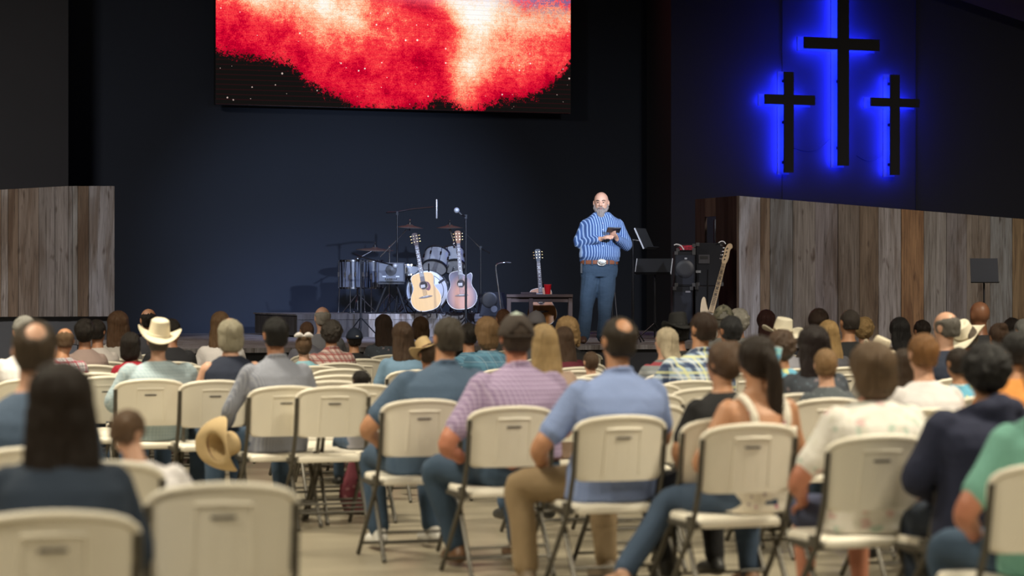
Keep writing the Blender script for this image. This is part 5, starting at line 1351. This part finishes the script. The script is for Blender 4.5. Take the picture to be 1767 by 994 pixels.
person('blond child in dark grey printed shirt', 1425, 600, 350, 'short', (.26, .155, .075), GRPRINT, 'fair', w=.95, kid=True, turn=-25, slx=-.0, chair_label='white folding chair under the blond child', chair_spec=(1435, 688, 20))
h = cowboy_hat(M_HATWHITE, M_BAND, .045, .20); tilt_hat(h, Matrix.Rotation(R(4), 4, 'Y') @ Matrix.Rotation(R(8), 4, 'X'))
person('man in white cowboy hat with grey brown hair', 1349, 556, 232, 'short', GBR, (.3, .3, .35), 'tan', hat=h, chair_label='white folding chair under the white cowboy hat by the boards')
person('woman with dark red hair behind the white cowboy hat', 1321, 533, 190, 'long', (.05, .018, .016), (.1, .05, .05), 'fair', w=.85, L=.2, chair_label='white folding chair under the dark red hair')
person('person with brown curls below the white cowboy hat', 1347, 566, 285, 'curly', (.075, .045, .03), TIED, 'tan', w=1.0, chair_label='white folding chair under the brown curls')
person('woman with long black hair in dark floral top', 1402, 559, 330, 'long', (.016, .010, .010), FLGR, 'tan', w=1.06, L=.30, slx=-.0, hairscale=(1.15, 1, 1), chair_label='white folding chair under the long black hair', chair_spec=(1380, 680, 20))
person('woman with straight blonde hair beside the black top', 1428, 551, 228, 'long', (.36, .23, .10), (.10, .10, .12), 'fair', w=.85, L=.22, chair_label='white folding chair under the straight blonde hair')
person('person with dark brown bun above the blonde hair', 1414, 531, 205, 'updo', (.03, .017, .012), (.1, .08, .08), 'mid', w=.9, turn=-50, chair_label='white folding chair under the dark brown bun')
person('man with buzzed dark hair in black shirt', 1465, 531, 222, 'buzz', (.045, .036, .032), (.018, .019, .022), 'tan', w=1.15, slx=.06, chair_label='white folding chair under the buzzed dark hair')
person('person with curly blond hair beside the buzzed head', 1490, 545, 228, 'curly', (.34, .22, .10), (.3, .28, .25), 'fair', w=.9, turn=-25, chair_label='white folding chair under the curly blond hair')
h = cowboy_hat(solid('ivory_felt', (.72, .64, .50), .8, var=.05), M_BAND, .05, .165); tilt_hat(h, Matrix.Rotation(R(20), 4, 'Y') @ Matrix.Rotation(R(12), 4, 'X'))
person('person in ivory hat behind the short wavy brown hair', 1512, 588, 268, 'short', LBR, (.3, .28, .25), 'fair', hat=h, chair_label='white folding chair under the ivory hat')
person('woman with glossy black wavy hair', 1551, 546, 216, 'long', (.010, .009, .010), (.05, .05, .06), 'tan', w=.85, L=.14, chair_label='white folding chair under the glossy black hair')
person('person with very dark brown hair beside the glossy black hair', 1590, 551, 200, 'short', (.02, .013, .010), (.05, .04, .04), 'mid', w=.85, chair_label='white folding chair under the very dark brown hair')
person('woman with long brown hair between wavy and red hair', 1558, 600, 330, 'long', (.045, .028, .018), (.1, .08, .07), 'fair', w=.8, L=.2, chair_label='white folding chair under the long brown hair near red haired man')
person('young man with red brown hair in white tee', 1592, 573, 368, 'short', (.20, .095, .035), (.72, .69, .70), 'fair', w=1.10, turn=-6, slx=.0, legs=DARKJ, chair_label='white folding chair under the red haired man in white', chair_spec=(1602, 706, 20))
person('balding grey man in navy jacket', 1632, 536, 275, 'fringe', (.12, .11, .10), (.015, .022, .045), 'fair', w=.98, turn=20, nod=-10, slx=.04, sleeve='long', chair_label='white folding chair under the balding grey man')
h = cowboy_hat(M_HATWHITE, M_BAND, .07, .20); tilt_hat(h, Matrix.Rotation(R(-62), 4, 'Z') @ Matrix.Rotation(R(34), 4, 'X'))
person('person in white straw cowboy hat turned sideways', 1668, 560, 240, 'short', GBR, (.4, .4, .42), 'tan', w=.95, hat=h, turn=0, chair_label='white folding chair under the sideways white straw hat')
person('tall bald man with shiny brown scalp by the boards', 1690, 520, 212, None, DK, (.03, .03, .035), 'brown', w=1.05, chair_label='white folding chair under the shiny brown scalp')
person('woman with brown top bun near the music stand', 1722, 556, 230, 'bun', (.05, .028, .018), (.2, .15, .12), 'tan', w=.85, chair_label='white folding chair under the brown top bun')
person('person with black cropped hair beside the brown top bun', 1745, 547, 200, 'short', (.018, .013, .012), (.04, .04, .05), 'mid', chair_label='white folding chair under the black cropped hair')
person('dark haired person in orange shirt', 1752, 566, 342, 'short', (.012, .011, .011), (.70, .28, .07), 'tan', w=1.05, slx=.07, chair_label='white folding chair under the orange shirt')
person('person with black hair in navy hooded sweatshirt', 1699, 586, 420, 'curly', (.010, .009, .010), (.016, .020, .050), 'tan', w=1.7, sleeve='long', hood=True, turn=-10, loose=.04, slx=-.02, legs=(.02, .03, .05), hairscale=(1.1, 1.05, 1), chair_label='white folding chair under the navy hooded sweatshirt', chair_spec=(1718, 757, 20), back=.26)
person('person in mint green shirt at the aisle end', 1802, 590, 500, 'short', BRN, (.20, .46, .38), 'red', w=1.28, loose=.03, slx=-.03, elbl=(-.38, .02, .69), hanl=(-.18, .28, .55), knl=(-.25, .42, .50), legs=JEANS, chair_label='white folding chair under the mint green shirt', chair_spec=(1822, 800, 20))
person('child in blue and yellow tie-dyed shirt', 1652, 596, 315, 'short', (.03, .02, .015), TIED, 'tan', w=1.0, kid=True, slx=-.06, chair_label='white folding chair under the tie-dyed shirt')
person('grey haired person by the last board', 1765, 549, 205, 'short', (.22, .22, .22), (.2, .2, .22), 'fair', chair_label='white folding chair under the grey haired person by the last board')

# ---- empty chairs the photo shows
def empty_chairs():
  for px, py, yw, lab in ((386, 835, 12, 'large empty white folding chair beside the long-haired woman'),
        (578, 668, 20, 'empty white folding chair beside the man in grey gingham'),
        (163, 644, 20, 'empty white folding chair behind the red plaid shirt'),
        (186, 650, 20, 'empty white folding chair just left behind the cream hat man'),
        (322, 632, 20, 'empty white folding chair between cream hat and navy vest'),
        (590, 637, 20, 'empty white folding chair behind red brown checks, farthest of three'),
        (585, 648, 20, 'empty white folding chair behind red brown checks, middle of three'),
        (572, 658, 20, 'empty white folding chair behind red brown checks, nearest of three'),
        (1003, 609, 20, 'empty white folding chair beside the curly blonde woman'),
        (998, 640, 20, 'empty white folding chair past the lavender checks, farthest of three'),
        (992, 652, 20, 'empty white folding chair past the lavender checks, middle of three'),
        (985, 664, 20, 'empty white folding chair past the lavender checks, nearest of three'),
        (1122, 663, 20, 'empty white folding chair past the light blue shirt, farthest of three'),
        (1120, 680, 20, 'empty white folding chair past the light blue shirt, middle of three'),
        (1118, 698, 20, 'empty white folding chair past the light blue shirt, nearest of three'),
        (1222, 670, 20, 'empty white folding chair behind the black dress'),
        (1600, 664, 20, 'empty white folding chair just beyond the red haired man'),
        ):
    chair_at(px, py, lab, yaw=yw)
seat_everyone()

# ---- held and laid-down things
h = cowboy_hat(M_HATTAN, M_BELT, .085, .185); h.rotation_mode = 'XYZ'
Yk = 14.1; p = at(350, 776, Yk)
h.location = p + Vector((.03, .05, 0)); h.rotation_euler = (R(-8), R(78), R(30)); tag(h, 'tan cowboy hat resting on the knee of the gingham man', 'hat')
p = at(1333, 622, F / 335)
t = thing('smartphone', 'bright phone held up beside the long black hair', 'phone', p); t.rotation_euler = (R(-8), R(12), 0)
bm = bmesh.new(); box(bm, (0, 0, 0), (.078, .009, .15)); obj('phone_case', bm, solid('pale_case', (.45, .5, .5), .4), t, bevel=.003)
k = NT('phone_picture'); f = k.noise(k.coord((18, 1, 14)), 1, 2); k.base((0, 0, 0)); k.link(k.ramp(f, [(.35, (.02, .22, .42)), (.5, (.2, .6, .6)), (.65, (.6, .75, .45))]), k.b.inputs['Emission Color']); k.b.inputs['Emission Strength'].default_value = .8
bm = bmesh.new(); box(bm, (0, -.006, 0), (.068, .003, .136)); obj('display', bm, k.m, t)
# bag on the floor below the empty chair
bm = bmesh.new(); limb(bm, [(0, 0, .10), (.0, 0, .2), (0, 0, .30)], [.11, .10, .06]); b = fused(bm, .014, 2, post=lambda p: Vector((p.x, p.y * .7, max(0, folds(p, .02, 14).z))), name='fabric_bag')
p = at(614, 500, 15.4)
t = obj('fabric_bag', b, floral('pink_red_print', (.20, .04, .06), [(.38, .17, .19), (.2, .02, .05)], 18, .25), loc=(p.x, p.y, 0)); tag(t, 'pink red patterned bag on the floor below empty chair', 'bag')
bm = bmesh.new(); tube(bm, [(.08 * math.cos(a), 0, .3 + .12 * math.sin(a)) for a in [PI * q / 10 for q in range(11)]], .009, 6); obj('handle', bm, solid('dark_red_strap', (.2, .02, .04), .7), t)

# ---------------------------------------------------------------- the speaking man
def speaker_man():
    s = 152.0; Y = F / s; x0 = 1036
    def P(px, py, dy=0.0): return Vector(((px - x0) / s, dy, (592 - py) / s))     # local, facing the camera (-y)
    base = at(x0, 592, Y)
    HR = Matrix.Rotation(R(180 - 6), 4, 'Z') @ Matrix.Rotation(R(-5), 4, 'X')
    hc = P(1037.5, 350); HM = Matrix.Translation(hc) @ HR @ Matrix.Diagonal((1.06, 1.06, 1.06, 1))
    T = [(452, 1035, 32, .105), (440, 1035, 32, .12), (425, 1036, 31.5, .125), (405, 1037, 33, .13), (389, 1038, 35, .125), (380, 1038, 30, .105), (374, 1038, 21, .085), (366, 1038, 11, .06)]
    shl, shr = P(1011, 388), P(1067, 388); ell, elr = P(999, 420, .02), P(1082, 424, .01)
    wrl, wrr = P(1036, 413, -.20), P(1063, 413, -.19)
    hipl, hipr = P(1022, 468), P(1047, 468); knl, knr = P(1012, 528, -.02), P(1044, 530, -.01); anl, anr = P(1006, 582), P(1041, 582)
    def torso(bm, g, lo=1000):
        loft(bm, [(P(x, y, .0), Vector((r / s + g, 0, 0)), Vector((0, ry + g, 0))) for y, x, r, ry in T if y < lo], 26)
    bm = bmesh.new(); torso(bm, -.004)
    limb(bm, [P(1035, 458), P(1035, 474)], [.12, .09], flat=.7)
    limb(bm, [P(1038, 375, .01), hc + Vector((0, .02, -.07))], [.054, .054]); head_prims(bm, HM)
    for a_, b_, c_ in ((shl, ell, wrl), (shr, elr, wrr)): limb(bm, [a_, lerp(a_, b_, .5), b_, lerp(b_, c_, .5), c_], [.046, .048, .045, .04, .028])
    hand(bm, wrl, P(1050, 409, -.26) - wrl, Vector((.1, -.6, .8)), .98, .55, .009)
    hand(bm, wrr, P(1056, 403, -.27) - wrr, Vector((-.4, -.3, -.9)), .98, .5, .009)
    for a_, b_, c_ in ((hipl, knl, anl), (hipr, knr, anr)):
        limb(bm, [a_, lerp(a_, b_, .5), b_, lerp(b_, c_, .35), c_], [.088, .08, .058, .058, .038])
        limb(bm, [c_ + Vector((0, .03, -.03)), c_ + Vector((0, -.08, -.035)), c_ + Vector((0, -.16, -.045))], [.034, .034, .025])
    me = fused(bm, .0065, 1, name='person'); o = obj('person', me, SKIN['fair'], loc=base)
    tag(o, 'bald bearded man standing on stage in blue plaid shirt holding a tablet', 'person')
    shm = plaid('blue_white_plaid', (.055, .12, .29), [(38, 0, .28, (.34, .46, .68), .9), (38, .5, .22, (.02, .04, .14), .8)], horiz=False)
    bm = bmesh.new(); torso(bm, .016, 460)
    loft(bm, [(P(1035, y, -.01), Vector((r / s, 0, 0)), Vector((0, ry, 0))) for y, r, ry in ((449, 33, .125), (443, 35.5, .15), (436, 35.5, .155), (425, 34, .145))], 26)
    for a_, b_, c_ in ((shl, ell, wrl), (shr, elr, wrr)):
        e = lerp(b_, c_, .86); limb(bm, [a_, lerp(a_, b_, .5), b_, lerp(b_, e, .5), e], [.068, .068, .064, .056, .045])
    child('shirt', fused(bm, .009, 2, post=lambda p: folds(p, .010, 8), name='shirt'), shm, o)
    bm = bmesh.new()
    for sx in (-1, 1): prism(bm, [(sx * .012, 0), (sx * .075, .055), (sx * .10, .01), (sx * .065, -.05)], -.004, .004, M=Matrix.Translation(P(1039, 377, -.098)) @ Matrix.Rotation(R(-24), 4, 'X'))
    obj('collar', bm, shm, o)
    bm = bmesh.new()
    for y in (386, 397, 425, 435): ball(bm, P(1039.5, y, -.155), (.007, .004, .007), u=8, v=6)
    obj('buttons', bm, solid('pearl_button', (.5, .55, .65), .3), o)
    bm = bmesh.new(); loft(bm, [(P(1034, y, 0), Vector((r / s, 0, 0)), Vector((0, ry, 0))) for y, r, ry in ((449, 30.5, .125), (456, 31.5, .128), (466, 32.5, .13), (478, 31, .12))], 26)
    limb(bm, [P(1034.5, 470), P(1034.5, 481)], [.10, .07])
    for a_, b_, c_ in ((hipl, knl, anl), (hipr, knr, anr)):
        e = lerp(b_, c_, .97); limb(bm, [a_ , lerp(a_, b_, .5), b_, lerp(b_, e, .5), e], [.110, .104, .080, .074, .078])
    dm = NT('blue_jeans'); f = dm.noise(dm.coord(), 5, 3); dm.base(dm.mix(f, (.016, .034, .062), (.04, .072, .115))); dm.rough(.9); dm.bump(dm.noise(dm.coord((1, 1, 2)), 12, 4), .5, .02)
    child('jeans', fused(bm, .009, 2, post=lambda p: folds(p, .009, 10), name='jeans'), dm.m, o)
    # belt with oval buckle
    bm = bmesh.new(); lathe(bm, [(1, -.022), (1.03, -.022), (1.03, .022), (1, .022)], 48, closed=True)
    for v in bm.verts: v.co = P(1034, 452.5, 0) + Vector((v.co.x * .208, v.co.y * .135, v.co.z + v.co.x * -.0))
    bl = obj('belt', bm, solid('tan_belt', (.20, .065, .03), .45), o, smooth='auto')
    bm = bmesh.new(); c = P(1037.5, 453, -.146); ball(bm, c, (.054, .012, .042), u=24, v=10)
    bk = obj('buckle', bm, solid('silver_buckle', (.45, .44, .40), .3, .8), bl, smooth=True); bk['label'] = 'oval silver buckle'
    bm = bmesh.new(); tube(bm, [c + Vector((.048 * math.cos(a), -.009, .037 * math.sin(a))) for a in [2 * PI * q / 24 for q in range(25)]], .004, 6); tube(bm, [c + Vector((.02 * math.cos(a), -.013, .014 * math.sin(a))) for a in [2 * PI * q / 12 for q in range(10)]], .004, 6); obj('buckle_rim', bm, solid('bright_silver', (.75, .73, .68), .25, .9), bk, smooth=True)
    for sx in (-25, -13, 16, 27):
        bm = bmesh.new(); y_ = -.14 * math.sqrt(max(.05, 1 - (sx / 32) ** 2)); box(bm, P(1034 + sx, 453, y_ - .004), (.014, .012, .06)); obj('belt_loop', bm, dm.m, bl)
    # boots
    for c_ in (anl, anr):
        bm = bmesh.new(); limb(bm, [c_ + Vector((0, .03, -.02)), c_ + Vector((0, -.09, -.03)), c_ + Vector((0, -.19, -.042))], [.045, .044, .028]); limb(bm, [c_ + Vector((0, .02, .06)), c_ + Vector((0, .02, -.02))], [.048, .045]); box(bm, c_ + Vector((0, .03, -.055)), (.07, .07, .03))
        child('boot', fused(bm, .009, 1, post=lambda p: Vector((p.x, p.y, max(p.z, .0))), name='boot'), solid('brown_boot', (.07, .035, .02), .5), o)
    # beard, moustache, brows, eyes
    def beardpost(p):
        n = noise.noise_vector(Vector((p.x * 60, p.y * 60, p.z * 16))); return p + n * .004
    bm = bmesh.new(); I = HM
    ball(bm, (0, .040, -.075), (.058, .052, .045), I, 20, 12)
    tube(bm, [HM @ Vector(v) for v in ((0, .062, -.08), (0, .082, -.13), (.004, .085, -.19), (.006, .080, -.235))], [.050, .045, .028, .010], 14, flat=.7, round_ends=True)
    for sx in (-1, 1):
        tube(bm, [HM @ Vector(v) for v in ((sx * .072, .012, -.02), (sx * .068, .03, -.055), (sx * .045, .055, -.08))], [.010, .018, .025], 10, round_ends=True)
        tube(bm, [HM @ Vector(v) for v in ((sx * .003, .098, -.042), (sx * .028, .088, -.052), (sx * .036, .074, -.075))], [.009, .010, .008], 8, round_ends=True)
    child('beard', fused(bm, .0065, 1, post=beardpost, name='beard'), hairm('hair', (.25, .21, .19)), o)
    bm = bmesh.new()
    for sx in (-1, 1): tube(bm, [HM @ Vector(v) for v in ((sx * .014, .092, .027), (sx * .032, .088, .033), (sx * .05, .074, .027))], [.004, .005, .003], 6)
    obj('eyebrows', bm, hairm('hair', (.12, .08, .06)), o)
    bm = bmesh.new()
    for sx in (-1, 1): ball(bm, (sx * .030, .080, .006), (.011, .007, .005), HM, 8, 6)
    obj('eyes', bm, M_EYE, o)
    bm = bmesh.new(); ball(bm, (0, .095, -.056), (.018, .006, .0045), HM, 10, 6); obj('lips', bm, solid('lip', (.42, .15, .13), .5), o)
    # close-cropped hair at the sides of the scalp
    bm = bmesh.new()
    for sx in (-1, 1): ball(bm, (sx * .060, -.035, .0), (.022, .05, .045), HM, 12, 8)
    ball(bm, (0, -.075, .0), (.06, .028, .045), HM, 14, 8)
    child('hair', fused(bm, .007, 1, name='hair'), hairm('hair', (.16, .11, .08)), o)
    # pocket clip at the hip
    bm = bmesh.new(); box(bm, P(1003, 463, -.06), (.02, .03, .11)); obj('belt_pouch', bm, M_BLACK, o)
    # tablet in his hands
    c = base + P(1057, 398, -.30); t = thing('tablet', 'dark tablet held in the standing man hands', 'tablet', c)
    t.rotation_euler = (R(62), R(2), R(8))
    bm = bmesh.new(); box(bm, (0, 0, 0), (.155, .012, .11)); obj('case', bm, solid('black_leather', (.02, .02, .03), .4), t, bevel=.004)
    bm = bmesh.new(); box(bm, (0, .0075, 0), (.14, .003, .095)); obj('display', bm, M_BLACK, t)
speaker_man()
